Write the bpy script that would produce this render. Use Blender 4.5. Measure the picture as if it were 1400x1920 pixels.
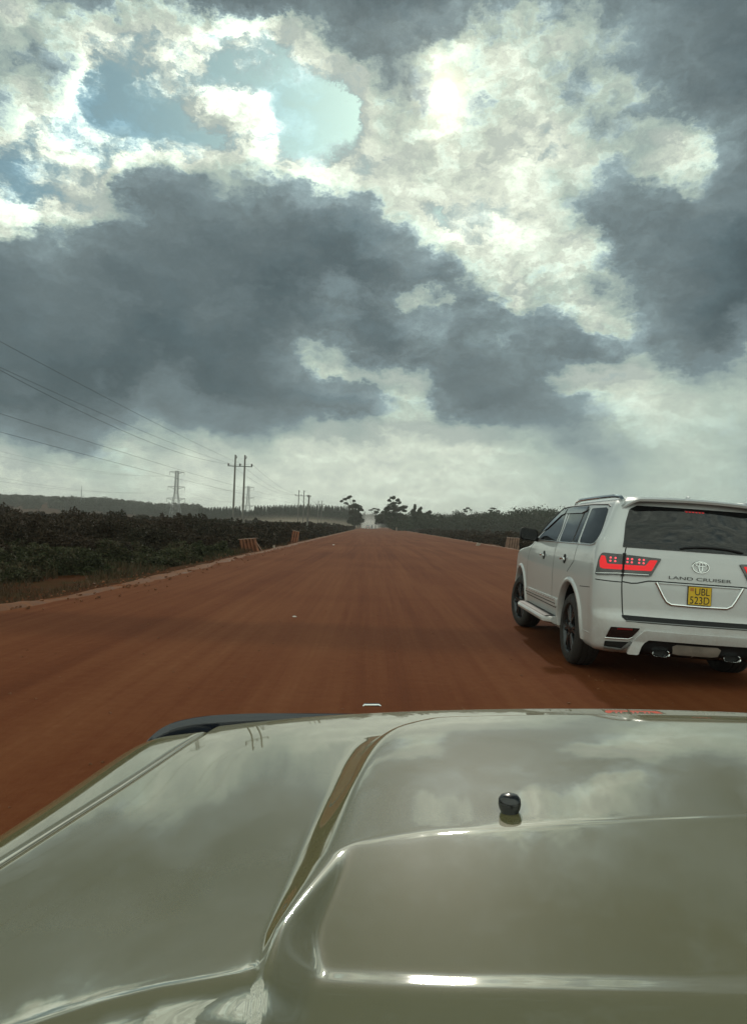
import bpy, bmesh, math, random
import numpy as np
from mathutils import Vector, Matrix

SC = bpy.context.scene
for _o in list(bpy.data.objects):
    bpy.data.objects.remove(_o, do_unlink=True)
R = math.radians

# ------------------------------------------------------------------ camera
W0, H0 = 1400.0, 1920.0
FPX = 1331.0
CAM_H = 1.507
PITCH, ROLL = R(1.08), R(2.1)
cam_d = bpy.data.cameras.new('camera')
cam = bpy.data.objects.new('camera', cam_d)
SC.collection.objects.link(cam)
cam_d.sensor_fit = 'HORIZONTAL'
cam_d.sensor_width = 36.0
cam_d.lens = FPX / W0 * 36.0
cam_d.clip_start = 0.05
cam_d.clip_end = 20000
CM = Matrix.Rotation(math.pi / 2 + PITCH, 3, 'X') @ Matrix.Rotation(ROLL, 3, 'Z')
cam.matrix_world = Matrix.Translation((0, 0, CAM_H)) @ CM.to_4x4()
SC.camera = cam
CO = Vector((0, 0, CAM_H))

def ray(px, py):
    return CM @ Vector(((px - W0 / 2) / FPX, -(py - H0 / 2) / FPX, -1.0))

def at(px, py, d):
    """the point seen at (px,py) that lies d metres ahead"""
    r = ray(px, py)
    return CO + r * (d / r.y)

def on_ground(px, py, z=0.0):
    r = ray(px, py)
    return CO + r * ((z - CAM_H) / r.z)

CMI = CM.transposed()
def pix(p):
    q = CMI @ (Vector(p) - CO)
    return (W0 / 2 + FPX * q.x / -q.z, H0 / 2 - FPX * q.y / -q.z)

SUN_DIR = ray(832, 178).normalized()
SUN_EL = math.asin(SUN_DIR.z)
SUN_AZ = math.atan2(SUN_DIR.x, SUN_DIR.y)

# ------------------------------------------------------------------ exposure
SC.view_settings.view_transform = 'Standard'
SC.view_settings.look = 'None'
SC.view_settings.exposure = 0.0
SC.view_settings.gamma = 1.0
SC.view_settings.use_curve_mapping = False

# ------------------------------------------------------------------ sun
sd = bpy.data.lights.new('sun', 'SUN')
sd.energy = 1.3
sd.angle = R(2.0)
sd.color = (1.0, 0.93, 0.80)
sun = bpy.data.objects.new('sun', sd)
SC.collection.objects.link(sun)
sun.rotation_euler = (-SUN_DIR).to_track_quat('-Z', 'Y').to_euler()
sun.location = (0, 0, 60)

# ------------------------------------------------------------------ sky
# cloud cover over the part of the sky ahead: thickness 0 (blue gap) .. 3 (thin, sunlit) .. 9 (thick and dark)
CLOUD = """
35 50 55 60 60 60 60 60 60 65 65 65 65 65 70 70 70 70 70 60 55 60 50 55 62 66 70 72 70
30 40 55 50 40 35 35 40 40 35 35 40 60 65 70 70 65 55 40 40 40 45 45 55 60 64 66 70 76
70 45 60 45 40 40 45 30 -8 -5 -8 05 30 50 62 54 53 50 49 50 50 50 55 54 60 62 66 72 78
55 50 50 35 -5 30 35 40 35 28 20 20 05 12 48 52 50 42 49 51 50 50 55 54 58 62 64 72 78
50 50 50 35 -8 -9 -5 30 40 35 28 -9 -9 -5 46 51 52 38 50 50 50 50 55 53 58 60 60 58 68
35 40 40 40 30 12 02 02 05 33 28 -6 -5 -2 46 50 52 50 50 48 46 40 45 50 55 50 55 65 50
15 25 25 35 40 55 50 40 45 60 55 36 22 30 35 40 40 40 40 40 40 40 40 55 40 40 40 60 65
12 08 -6 18 50 70 70 70 50 40 60 70 50 45 40 42 42 40 40 40 40 55 55 65 65 60 45 50 70
40 30 40 40 40 55 65 70 70 70 75 75 80 80 60 40 40 37 37 35 35 50 60 65 65 70 70 75 80
65 70 65 65 65 65 70 70 75 75 75 80 80 80 75 60 50 40 40 40 45 40 40 60 65 70 75 80 85
75 75 70 65 70 75 75 75 75 80 80 80 80 80 80 75 70 60 40 44 40 44 50 60 65 70 75 83 90
75 75 70 70 70 70 75 75 75 75 80 80 70 60 70 44 36 40 65 44 37 40 42 55 60 70 75 85 90
75 80 75 75 75 80 80 80 70 75 75 70 65 70 75 70 60 70 70 65 65 60 52 40 60 70 80 85 60
80 80 80 80 80 85 90 90 85 80 75 58 52 58 80 75 65 70 70 70 65 75 75 60 55 60 75 80 50
80 80 85 85 85 85 75 80 85 80 75 70 46 45 42 42 44 70 75 60 65 42 36 38 40 55 55 50 50
85 85 85 85 85 85 60 65 85 85 80 80 80 80 75 48 60 75 80 70 70 65 60 50 47 47 47 50 50
58 75 75 74 62 47 54 66 47 58 64 50 44 46 44 44 44 44 47 51 55 56 56 54 51 50 50 51 52
43 50 55 48 50 44 43 43 43 43 43 43 43 43 43 43 44 44 45 46 49 52 54 54 51 50 50 51 52
43 43 43 47 52 52 48 43 43 43 43 43 43 43 44 44 44 44 45 46 48 50 52 54 51 50 50 51 52
43 43 43 43 43 43 43 43 43 44 44 44 44 44 44 44 45 45 46 47 48 50 51 54 51 50 50 51 52
"""
CL = np.array([[float(v) for v in l.split()] for l in CLOUD.strip().splitlines()]) / 10.0
# a little more contrast between thick and thin
CL[:16] = np.where(CL[:16] > 5.2, 5.2 + (CL[:16] - 5.2) * 1.08, CL[:16])
# how ragged the cover is (0 smooth veil .. 9 torn), coarse
RAG = """
5 6 7 7 5 4 5 7 7 5 3 3
7 8 8 8 7 6 7 8 8 6 4 4
8 8 8 8 7 4 8 7 6 6 5 5
8 8 6 4 5 6 6 2 2 4 6 4
4 3 3 3 3 4 5 5 4 5 3 3
2 3 3 3 4 6 7 8 8 7 4 3
2 2 4 3 5 7 7 7 8 8 6 2
2 3 4 3 3 3 4 3 2 2 1 1
3 4 3 2 2 2 3 2 1 1 1 1
1 1 2 1 1 1 1 1 1 1 1 1
"""
RG = np.array([[float(v) for v in l.split()] for l in RAG.strip().splitlines()]) / 9.0

def grid_at(G, px, py, x1=1400.0, y1=950.0):
    h, w = G.shape
    fx = min(max(px / x1 * (w - 1), 0), w - 1.001)
    fy = min(max(py / y1 * (h - 1), 0), h - 1.001)
    i, j = int(fy), int(fx)
    a, b = fy - i, fx - j
    return ((G[i, j] * (1 - b) + G[i, j + 1] * b) * (1 - a) + (G[i + 1, j] * (1 - b) + G[i + 1, j + 1] * b) * a)

def dir_of(az, el):
    return Vector((math.sin(az) * math.cos(el), math.cos(az) * math.cos(el), math.sin(el)))

class NT:
    """small helper for building node trees"""
    def __init__(self, tree):
        self.t = tree
        self.n = tree.nodes
        self.l = tree.links
    def node(self, typ, **kw):
        n = self.n.new(typ)
        for k, v in kw.items():
            setattr(n, k, v)
        return n
    def put(self, sock, v):
        if isinstance(v, bpy.types.NodeSocket):
            self.l.new(v, sock)
        elif v is not None:
            sock.default_value = v
    def m(self, op, a, b=None, c=None, clamp=False):
        n = self.node('ShaderNodeMath', operation=op, use_clamp=clamp)
        self.put(n.inputs[0], a)
        if b is not None: self.put(n.inputs[1], b)
        if c is not None: self.put(n.inputs[2], c)
        return n.outputs[0]
    def vm(self, op, a, b=None, c=None, out=0, scale=None):
        n = self.node('ShaderNodeVectorMath', operation=op)
        self.put(n.inputs[0], a)
        if b is not None: self.put(n.inputs[1], b)
        if c is not None: self.put(n.inputs[2], c)
        if scale is not None: self.put(n.inputs['Scale'], scale)
        return n.outputs['Value'] if op in ('DOT_PRODUCT', 'LENGTH', 'DISTANCE') else n.outputs[0]
    def noise(self, vec, scale, detail=4, rough=0.55, dist=0.0, typ='FBM', lac=2.0):
        n = self.node('ShaderNodeTexNoise', noise_dimensions='3D')
        n.noise_type = typ
        if vec is not None: self.put(n.inputs['Vector'], vec)
        n.inputs['Scale'].default_value = scale
        n.inputs['Detail'].default_value = detail
        n.inputs['Roughness'].default_value = rough
        n.inputs['Lacunarity'].default_value = lac
        n.inputs['Distortion'].default_value = dist
        return n.outputs['Fac'], n.outputs['Color']
    def maprange(self, v, a, b, c, d, interp='LINEAR', clamp=True):
        n = self.node('ShaderNodeMapRange', interpolation_type=interp, clamp=clamp)
        self.put(n.inputs['Value'], v)
        for k, q in (('From Min', a), ('From Max', b), ('To Min', c), ('To Max', d)):
            self.put(n.inputs[k], q)
        return n.outputs['Result']
    def mix(self, fac, a, b, blend='MIX'):
        n = self.node('ShaderNodeMix', data_type='RGBA', blend_type=blend)
        self.put(n.inputs['Factor'], fac)
        self.put(n.inputs['A'] if False else n.inputs[6], a)
        self.put(n.inputs[7], b)
        return n.outputs[2]
    def mixf(self, fac, a, b):
        n = self.node('ShaderNodeMix', data_type='FLOAT')
        self.put(n.inputs[0], fac)
        self.put(n.inputs[2], a)
        self.put(n.inputs[3], b)
        return n.outputs[0]
    def ramp(self, fac, stops, interp='LINEAR'):
        n = self.node('ShaderNodeValToRGB')
        cr = n.color_ramp
        cr.interpolation = interp
        while len(cr.elements) > 1:
            cr.elements.remove(cr.elements[-1])
        for i, (p, c) in enumerate(stops):
            e = cr.elements[0] if i == 0 else cr.elements.new(p)
            e.position = p
            e.color = (c[0], c[1], c[2], 1)
        self.put(n.inputs[0], fac)
        return n.outputs[0]
    def curve(self, fac, pts):
        n = self.node('ShaderNodeFloatCurve')
        cu = n.mapping.curves[0]
        cu.points[0].location = pts[0]
        cu.points[-1].location = pts[-1]
        for p in pts[1:-1]:
            cu.points.new(*p)
        n.mapping.use_clip = False
        n.mapping.update()
        self.put(n.inputs['Value'], fac)
        return n.outputs[0]

def rows_field(T, azn, el, G, els, azs, default, x1, y1, scale):
    """sum of rows: each row a curve over azimuth, blended linearly over elevation"""
    acc = None
    step = els[1] - els[0]
    for k, e in enumerate(els):
        pts = []
        for a in azs:
            d = dir_of(a, e)
            q = pix(CO + d * 10)
            v = grid_at(G, q[0], q[1], x1, y1)
            pts.append(((a - azs[0]) / (azs[-1] - azs[0]), v / scale))
        c = T.curve(azn, pts)
        w = T.m('ABSOLUTE', T.m('SUBTRACT', el, e))
        w = T.m('MULTIPLY_ADD', w, -1.0 / step, 1.0, clamp=True)
        acc = T.m('MULTIPLY', c, w) if acc is None else T.m('MULTIPLY_ADD', c, w, acc)
    return T.m('MULTIPLY', acc, scale)

def cover_group():
    g = bpy.data.node_groups.new('cloud_cover', 'ShaderNodeTree')
    g.interface.new_socket('dir', in_out='INPUT', socket_type='NodeSocketVector')
    g.interface.new_socket('cover', in_out='OUTPUT', socket_type='NodeSocketFloat')
    g.interface.new_socket('relief', in_out='OUTPUT', socket_type='NodeSocketFloat')
    T = NT(g)
    gi = g.nodes.new('NodeGroupInput'); go = g.nodes.new('NodeGroupOutput')
    D = T.vm('NORMALIZE', gi.outputs[0])
    flat = T.vm('MULTIPLY', D, (1.0, 1.0, 1.7))
    # ragged edges: push the lookup about with two scales of noise
    _, w1 = T.noise(flat, 8.0, 1, 0.5)
    _, w2 = T.noise(flat, 24.0, 5, 0.70)
    o1 = T.vm('SCALE', T.vm('SUBTRACT', w1, (0.5, 0.5, 0.5)), scale=0.030)
    o2 = T.vm('SCALE', T.vm('SUBTRACT', w2, (0.5, 0.5, 0.5)), scale=0.065)
    s8 = T.node('ShaderNodeSeparateXYZ'); T.put(s8.inputs[0], D)
    calm = T.maprange(s8.outputs[2], 0.02, 0.22, 0.35, 1.0)      # flat bases low down
    wob = T.vm('SCALE', T.vm('ADD', o1, o2), scale=calm)
    D2 = T.vm('NORMALIZE', T.vm('ADD', D, wob))
    s = T.node('ShaderNodeSeparateXYZ'); T.put(s.inputs[0], D2)
    az = T.m('ARCTAN2', s.outputs[0], s.outputs[1])
    el = T.m('ARCSINE', s.outputs[2])
    a0, a1 = R(-30), R(30)
    azs = [a0 + (a1 - a0) * i / 29 for i in range(30)]
    els = [R(-2 + 2 * i) for i in range(20)]          # -2 .. 36 degrees
    azn = T.m('MULTIPLY_ADD', az, 1 / (a1 - a0), -a0 / (a1 - a0), clamp=True)
    elc = T.m('MINIMUM', T.m('MAXIMUM', el, R(-2)), R(36))
    v = rows_field(T, azn, elc, CL, els, azs, 5, 1400, 950, 10.0)
    # the same cover a little nearer the sun: where it is thinner there, the edge is lit from behind
    s9 = T.node('ShaderNodeSeparateXYZ')
    toward = T.vm('SUBTRACT', tuple(SUN_DIR), D2)
    T.put(s9.inputs[0], T.vm('NORMALIZE', T.vm('ADD', D2, T.vm('SCALE', T.vm('NORMALIZE', toward), scale=0.030))))
    az9 = T.m('MULTIPLY_ADD', T.m('ARCTAN2', s9.outputs[0], s9.outputs[1]), 1 / (a1 - a0), -a0 / (a1 - a0), clamp=True)
    el9 = T.m('MINIMUM', T.m('MAXIMUM', T.m('ARCSINE', s9.outputs[2]), R(-2)), R(36))
    v9 = rows_field(T, az9, el9, CL, els, azs, 5, 1400, 950, 10.0)
    rise = T.m('SUBTRACT', v, v9)
    elr = [R(-2 + 6.5 * i) for i in range(7)]
    azr = [a0 + (a1 - a0) * i / 11 for i in range(12)]
    elc2 = T.m('MINIMUM', elc, R(36.9))
    rg = rows_field(T, azn, elc2, RG, elr, azr, 5, 1400, 950, 1.0)
    # the rest of the sky: heavy cover overhead, broken bright cumulus behind
    n0, _ = T.noise(flat, 2.3, 4, 0.5)
    s0 = T.node('ShaderNodeSeparateXYZ'); T.put(s0.inputs[0], D)
    back = T.maprange(s0.outputs[1], 0.30, -0.35, 0.0, 1.0, 'SMOOTHSTEP')
    flank = T.maprange(az, R(-26), R(-55), 9.6, 4.6, 'SMOOTHSTEP')
    over = T.mixf(back, flank, 3.7)
    other = T.m('MULTIPLY_ADD', T.m('SUBTRACT', n0, 0.5), T.mixf(back, 3.0, 5.0), over)
    absaz = T.m('ABSOLUTE', az)
    out1 = T.maprange(absaz, R(27), R(38), 0, 1, 'SMOOTHSTEP')
    out2 = T.maprange(el, R(34), R(42), 0, 1, 'SMOOTHSTEP')
    outside = T.m('MAXIMUM', out1, out2)
    low = T.maprange(el, R(0), R(9), 0, 1, 'SMOOTHSTEP')
    other = T.mixf(low, 4.8, other)
    v = T.mixf(outside, v, other)
    rg = T.mixf(outside, rg, 0.5)
    rise = T.mixf(outside, rise, 0.0)
    # crisp rims: steepen the step from thin to thick cover
    sharp = T.maprange(v, 3.3, 6.7, 2.75, 6.85, 'SMOOTHSTEP')
    tail = T.m('MULTIPLY', T.m('SUBTRACT', v, 6.7), 1.15)
    sharp = T.m('ADD', sharp, T.m('MAXIMUM', tail, 0.0))
    v = T.mixf(T.maprange(v, 2.75, 3.3, 0.0, 1.0), v, sharp)
    # torn detail, and the same a little nearer the sun for the relief of the billows
    def detail(vec):
        q = T.vm('MULTIPLY', T.vm('ADD', vec, T.vm('SCALE', wob, scale=0.6)), (1.0, 1.0, 1.7))
        f1, _ = T.noise(q, 11.0, 9, 0.66)
        f2, _ = T.noise(q, 8.0, 8, 0.62)
        fil = T.m('MULTIPLY_ADD', T.m('ABSOLUTE', T.m('SUBTRACT', f2, 0.5)), -11.0, 1.0, clamp=True)
        return T.m('SUBTRACT', T.m('MULTIPLY', T.m('SUBTRACT', f1, 0.5), 11.0), T.m('MULTIPLY', T.m('SUBTRACT', fil, 0.38), 1.3))
    amp = T.m('MULTIPLY', rg, T.maprange(v, 6.2, 8.0, 1.0, 0.62))
    d0 = detail(D)
    d1 = detail(T.vm('ADD', D, tuple(SUN_DIR * 0.02)))
    v = T.m('MULTIPLY_ADD', d0, amp, v)
    T.put(go.inputs[0], v)
    T.put(go.inputs[1], T.m('ADD', T.m('MULTIPLY', T.m('SUBTRACT', d0, d1), T.m('ADD', amp, 0.12)), T.m('MULTIPLY', rise, 1.0)))
    return g

world = bpy.data.worlds.new('World')
SC.world = world
world.use_nodes = True
wt = world.node_tree
wt.nodes.clear()
T = NT(wt)
BG = 0.1                                             # strength of the Background; cloud radiances are divided by it
tc = T.node('ShaderNodeTexCoord')
D = T.vm('NORMALIZE', tc.outputs['Generated'])
COV = cover_group()
cn = T.node('ShaderNodeGroup'); cn.node_tree = COV
T.put(cn.inputs[0], D)
v, relief = cn.outputs[0], cn.outputs[1]
sky = T.node('ShaderNodeTexSky', sky_type='NISHITA')
sky.sun_disc = False
sky.sun_elevation = SUN_EL
sky.sun_rotation = SUN_AZ
sky.air_density = 1.0; sky.dust_density = 2.0; sky.ozone_density = 1.5
def lin(r, g, b):
    f = lambda c: (c / 255 / 12.92) if c <= 10 else ((c / 255 + 0.055) / 1.055) ** 2.4
    return (f(r), f(g), f(b))
stops = [(0.0, lin(122, 158, 176)), (0.1, lin(140, 172, 184)), (0.2, lin(184, 206, 202)), (0.3, lin(224, 233, 216)),
         (0.4, lin(206, 218, 202)), (0.5, lin(178, 196, 184)), (0.55, lin(152, 170, 167)), (0.60, lin(122, 140, 143)), (0.68, lin(107, 122, 125)),
         (0.8, lin(92, 107, 111)), (0.9, lin(77, 93, 98)), (1.0, lin(62, 77, 82))]
cloud = T.ramp(T.m('MULTIPLY', v, 0.1), stops)
# silver linings: where the cover thickens away from the sun it catches the light
edge = T.m('MULTIPLY_ADD', relief, T.maprange(v, 5.6, 7.4, 0.42, 0.24), 1.0)
cloud = T.vm('SCALE', cloud, scale=T.m('MINIMUM', T.m('MAXIMUM', edge, 1.0), 1.7))
shade = T.m('MINIMUM', T.m('MAXIMUM', T.m('MULTIPLY', T.m('SUBTRACT', 1.0, edge), 0.9), 0.0), 0.5)
cloud = T.mix(shade, cloud, (*lin(118, 137, 143), 1))
# glow round the sun, strongest through thin cover
cs = T.vm('DOT_PRODUCT', D, tuple(SUN_DIR))
ang = T.m('ARCCOSINE', T.m('MINIMUM', cs, 0.999999))
thin = T.maprange(v, 2.0, 8.0, 1.0, 0.12)
g1 = T.m('POWER', 2.718, T.m('MULTIPLY', ang, -1 / R(5.0)))
g2 = T.m('POWER', 2.718, T.m('MULTIPLY', T.m('MULTIPLY', ang, ang), -1 / (R(1.7) ** 2)))
g3 = T.m('POWER', 2.718, T.m('MULTIPLY', T.m('MULTIPLY', ang, ang), -1 / (R(0.45) ** 2)))
glow = T.m('MULTIPLY', thin, T.m('ADD', T.m('MULTIPLY', g1, 0.24), T.m('ADD', T.m('MULTIPLY', g2, 0.9), T.m('MULTIPLY', g3, 34.0))))
glowc = T.vm('SCALE', (1.0, 0.90, 0.62), scale=glow)
cloud = T.vm('ADD', cloud, glowc)
# blue gaps show the clear sky itself
gap = T.maprange(v, 0.9, 2.3, 0.55, 0.0, 'SMOOTHSTEP')
clear = T.vm('MULTIPLY', sky.outputs[0], (0.036, 0.056, 0.054))
col = T.mix(gap, cloud, clear)
# front-lit cumulus behind the viewer
sz = T.node('ShaderNodeSeparateXYZ'); T.put(sz.inputs[0], D)
rear = T.maprange(sz.outputs[1], 0.3, -0.5, 1.0, 1.35, 'SMOOTHSTEP')
col = T.vm('SCALE', col, scale=rear)
below = T.maprange(sz.outputs[2], -0.02, -0.06, 0, 1)
col = T.mix(below, col, (0.09, 0.05, 0.03, 1))
bg = T.node('ShaderNodeBackground')
T.put(bg.inputs['Color'], T.vm('SCALE', col, scale=1 / BG))
bg.inputs['Strength'].default_value = BG
wo = T.node('ShaderNodeOutputWorld')
wt.links.new(bg.outputs[0], wo.inputs['Surface'])

# ------------------------------------------------------------------ helpers
def tag(o, label=None, cat=None, group=None, kind=None):
    if label: o['label'] = label
    if cat: o['category'] = cat
    if group: o['group'] = group
    if kind: o['kind'] = kind
    return o

def empty(name, loc=(0, 0, 0), rot=(0, 0, 0)):
    o = bpy.data.objects.new(name, None)
    o.location = loc
    o.rotation_euler = rot
    o.empty_display_size = 0.3
    SC.collection.objects.link(o)
    return o

class MB:
    """collects faces and links them as one mesh object"""
    def __init__(self):
        self.v = []; self.f = []
    def add(self, verts, faces):
        n = len(self.v)
        self.v += [tuple(p) for p in verts]
        self.f += [tuple(i + n for i in f) for f in faces]
        return self
    def box(self, c, s, M=None):
        x, y, z = (k / 2 for k in s)
        vs = [Vector((sx * x, sy * y, sz * z)) for sz in (-1, 1) for sy in (-1, 1) for sx in (-1, 1)]
        if M: vs = [M @ q for q in vs]
        vs = [q + Vector(c) for q in vs]
        return self.add(vs, [(0, 2, 3, 1), (4, 5, 7, 6), (0, 1, 5, 4), (2, 6, 7, 3), (0, 4, 6, 2), (1, 3, 7, 5)])
    def tube(self, pts, rad, n=8, cap=True):
        pts = [Vector(p) for p in pts]
        if not hasattr(rad, '__len__'): rad = [rad] * len(pts)
        rings = []; prev = None
        for i, p in enumerate(pts):
            t = (pts[min(i + 1, len(pts) - 1)] - pts[max(i - 1, 0)]).normalized()
            if prev is None:
                a = t.orthogonal().normalized()
            else:
                a = (prev - t * prev.dot(t)).normalized()
            prev = a
            b = t.cross(a)
            rings.append([p + (a * math.cos(2 * math.pi * k / n) + b * math.sin(2 * math.pi * k / n)) * rad[i] for k in range(n)])
        vs = [q for r in rings for q in r]
        fs = []
        for i in range(len(pts) - 1):
            for k in range(n):
                k2 = (k + 1) % n
                fs.append((i * n + k, i * n + k2, (i + 1) * n + k2, (i + 1) * n + k))
        if cap:
            fs.append(tuple(range(n - 1, -1, -1)))
            fs.append(tuple((len(pts) - 1) * n + k for k in range(n)))
        return self.add(vs, fs)
    def lathe(self, prof, n=32, axis='Z', M=None, close=False):
        """prof: (radius, height) pairs"""
        vs = []; fs = []
        for (r, h) in prof:
            for k in range(n):
                a = 2 * math.pi * k / n
                if axis == 'Z': q = Vector((r * math.cos(a), r * math.sin(a), h))
                elif axis == 'X': q = Vector((h, r * math.cos(a), r * math.sin(a)))
                else: q = Vector((r * math.sin(a), h, r * math.cos(a)))
                vs.append(M @ q if M else q)
        m = len(prof)
        for i in range(m if close else m - 1):
            j = (i + 1) % m
            for k in range(n):
                k2 = (k + 1) % n
                fs.append((i * n + k, i * n + k2, j * n + k2, j * n + k))
        return self.add(vs, fs)
    def ball(self, c, r, n=16, m=10):
        prof = [(max(1e-4, math.sin(math.pi * i / m)), -math.cos(math.pi * i / m)) for i in range(m + 1)]
        M = Matrix.Translation(c) @ Matrix.Diagonal((r[0], r[1], r[2], 1)) if hasattr(r, '__len__') else Matrix.Translation(c) @ Matrix.Diagonal((r, r, r, 1))
        return self.lathe(prof, n, 'Z', M)
    def build(self, name, mat, parent=None, smooth=35, fix=False):
        me = bpy.data.meshes.new(name)
        me.from_pydata(self.v, [], self.f)
        if fix:
            bm = bmesh.new(); bm.from_mesh(me)
            bmesh.ops.remove_doubles(bm, verts=bm.verts, dist=1e-5)
            bmesh.ops.recalc_face_normals(bm, faces=bm.faces)
            bm.to_mesh(me); bm.free()
        me.update()
        if smooth:
            me.shade_smooth()
            me.set_sharp_from_angle(angle=R(smooth))
        if mat: me.materials.append(mat)
        o = bpy.data.objects.new(name, me)
        SC.collection.objects.link(o)
        if parent: o.parent = parent
        return o

def np_mesh(name, V, F, mat, parent=None, smooth=False):
    """V (n,3), F (m,k) numpy"""
    me = bpy.data.meshes.new(name)
    V = np.ascontiguousarray(V, dtype=np.float32); F = np.ascontiguousarray(F, dtype=np.int32)
    me.vertices.add(len(V)); me.vertices.foreach_set('co', V.ravel())
    k = F.shape[1]
    me.loops.add(F.size); me.loops.foreach_set('vertex_index', F.ravel())
    me.polygons.add(len(F))
    me.polygons.foreach_set('loop_start', np.arange(0, F.size, k, dtype=np.int32))
    me.update(calc_edges=True)
    me.validate()
    if smooth: me.shade_smooth()
    if mat: me.materials.append(mat)
    o = bpy.data.objects.new(name, me)
    SC.collection.objects.link(o)
    if parent: o.parent = parent
    return o

def fbm2(x, y, seed=0, octaves=5, rough=0.5):
    """value noise on numpy arrays, about -1..1"""
    out = 0; amp = 1; tot = 0
    for o in range(octaves):
        xi = np.floor(x).astype(np.int64); yi = np.floor(y).astype(np.int64)
        fx = x - xi; fy = y - yi
        fx = fx * fx * (3 - 2 * fx); fy = fy * fy * (3 - 2 * fy)
        def h(a, b):
            n = (a * 374761393 + b * 668265263 + (seed + o) * 974634541) & 0x7fffffff
            n = ((n ^ (n >> 13)) * 1274126177) & 0x7fffffff
            return ((n ^ (n >> 16)) & 0xffff) / 32767.5 - 1
        v = (h(xi, yi) * (1 - fx) + h(xi + 1, yi) * fx) * (1 - fy) + (h(xi, yi + 1) * (1 - fx) + h(xi + 1, yi + 1) * fx) * fy
        out = out + v * amp; tot += amp
        amp *= rough; x = x * 2.03 + 17.1; y = y * 2.03 + 5.7
    return out / tot

# ------------------------------------------------------------------ materials
def mat(name):
    m = bpy.data.materials.new(name)
    m.use_nodes = True
    m.node_tree.nodes.clear()
    T = NT(m.node_tree)
    b = T.node('ShaderNodeBsdfPrincipled')
    o = T.node('ShaderNodeOutputMaterial')
    m.node_tree.links.new(b.outputs[0], o.inputs['Surface'])
    return m, T, b

def simple(name, col, rough=0.5, metal=0.0, coat=0.0, var=0.12, scale=8.0, emit=None, es=0.0, spec=None):
    m, T, b = mat(name)
    tc = T.node('ShaderNodeTexCoord')
    n, _ = T.noise(tc.outputs['Object'], scale, 4, 0.6)
    f = T.maprange(n, 0.3, 0.7, 1 - var, 1 + var)
    T.put(b.inputs['Base Color'], T.vm('SCALE', tuple(col), scale=f))
    T.put(b.inputs['Roughness'], T.maprange(n, 0.3, 0.7, max(0.02, rough * (1 - var)), min(1, rough * (1 + var))))
    b.inputs['Metallic'].default_value = metal
    b.inputs['Coat Weight'].default_value = coat
    b.inputs['Coat Roughness'].default_value = 0.04
    if spec is not None: b.inputs['Specular IOR Level'].default_value = spec
    if emit:
        b.inputs['Emission Color'].default_value = (*emit, 1)
        b.inputs['Emission Strength'].default_value = es
    return m

def leaf_mat(name, dark, light, dry, dryness=0.25, scale=0.6):
    m, T, b = mat(name)
    g = T.node('ShaderNodeNewGeometry')
    n, _ = T.noise(g.outputs['Position'], scale, 3, 0.6)
    r = g.outputs['Random Per Island']
    c = T.mix(T.m('ADD', T.m('MULTIPLY', r, 0.6), T.m('MULTIPLY', n, 0.4)), (*dark, 1), (*light, 1))
    n2, _ = T.noise(g.outputs['Position'], scale * 0.45, 3, 0.6)
    d = T.maprange(T.m('ADD', n2, T.m('MULTIPLY', r, 0.25)), 0.72 - dryness, 0.86 - dryness * 0.7, 0, 1)
    c = T.mix(d, c, (*dry, 1))
    T.put(b.inputs['Base Color'], c)
    b.inputs['Roughness'].default_value = 0.75
    b.inputs['Specular IOR Level'].default_value = 0.2
    return m

M = {}
M['leaf'] = leaf_mat('leaf', (0.016, 0.022, 0.011), (0.034, 0.042, 0.018), (0.04, 0.03, 0.018), 0.08)
M['far_leaf'] = leaf_mat('far_leaf', (0.016, 0.023, 0.013), (0.034, 0.043, 0.021), (0.035, 0.033, 0.019), 0.05, 0.05)
M['pine'] = leaf_mat('pine', (0.020, 0.030, 0.018), (0.034, 0.044, 0.022), (0.03, 0.03, 0.02), 0.0, 0.05)
M['scrub'] = leaf_mat('scrub', (0.021, 0.0175, 0.0095), (0.029, 0.025, 0.012), (0.036, 0.022, 0.012), 0.26, 0.35)
M['green_scrub'] = leaf_mat('green_scrub', (0.024, 0.029, 0.011), (0.046, 0.050, 0.019), (0.06, 0.045, 0.024), 0.14, 0.5)
M['grass'] = leaf_mat('grass', (0.032, 0.032, 0.014), (0.058, 0.050, 0.022), (0.075, 0.043, 0.022), 0.25, 0.5)
M['bark'] = simple('bark', (0.075, 0.058, 0.045), 0.9, var=0.3, scale=3)
M['pole'] = simple('pole', (0.16, 0.15, 0.135), 0.85, var=0.2, scale=2)
M['steel'] = simple('steel', (0.22, 0.23, 0.23), 0.5, 0.6)
M['wire'] = simple('wire', (0.03, 0.03, 0.03), 0.5, 0.3)
M['skirt'] = simple('dusty_skirt', (0.22, 0.19, 0.165), 0.6, var=0.25, scale=6)
M['insul'] = simple('insulator', (0.05, 0.035, 0.03), 0.3)
M['black'] = simple('black_plastic', (0.009, 0.009, 0.010), 0.5, spec=0.25)
M['gap'] = simple('panel_gap', (0.006, 0.006, 0.006), 0.8)
M['rubber'] = simple('rubber', (0.020, 0.017, 0.015), 0.8, var=0.3, scale=14)
M['chrome'] = simple('chrome', (0.72, 0.73, 0.73), 0.12, 1.0, var=0.06)
M['rim'] = simple('dark_alloy', (0.055, 0.058, 0.062), 0.28, 0.8)
M['red_lit'] = simple('red_lamp', (0.20, 0.003, 0.006), 0.3, emit=(1.0, 0.004, 0.012), es=0.62)
M['led'] = simple('led', (0.6, 0.05, 0.05), 0.2, emit=(1.0, 0.10, 0.13), es=1.1)
M['red_dim'] = simple('red_reflector', (0.16, 0.006, 0.010), 0.2, coat=1)
M['smoke'] = simple('smoked_lens', (0.012, 0.010, 0.011), 0.12, coat=1)
M['yellow'] = simple('number_plate_yellow', (0.62, 0.40, 0.012), 0.45, var=0.1)
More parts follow.
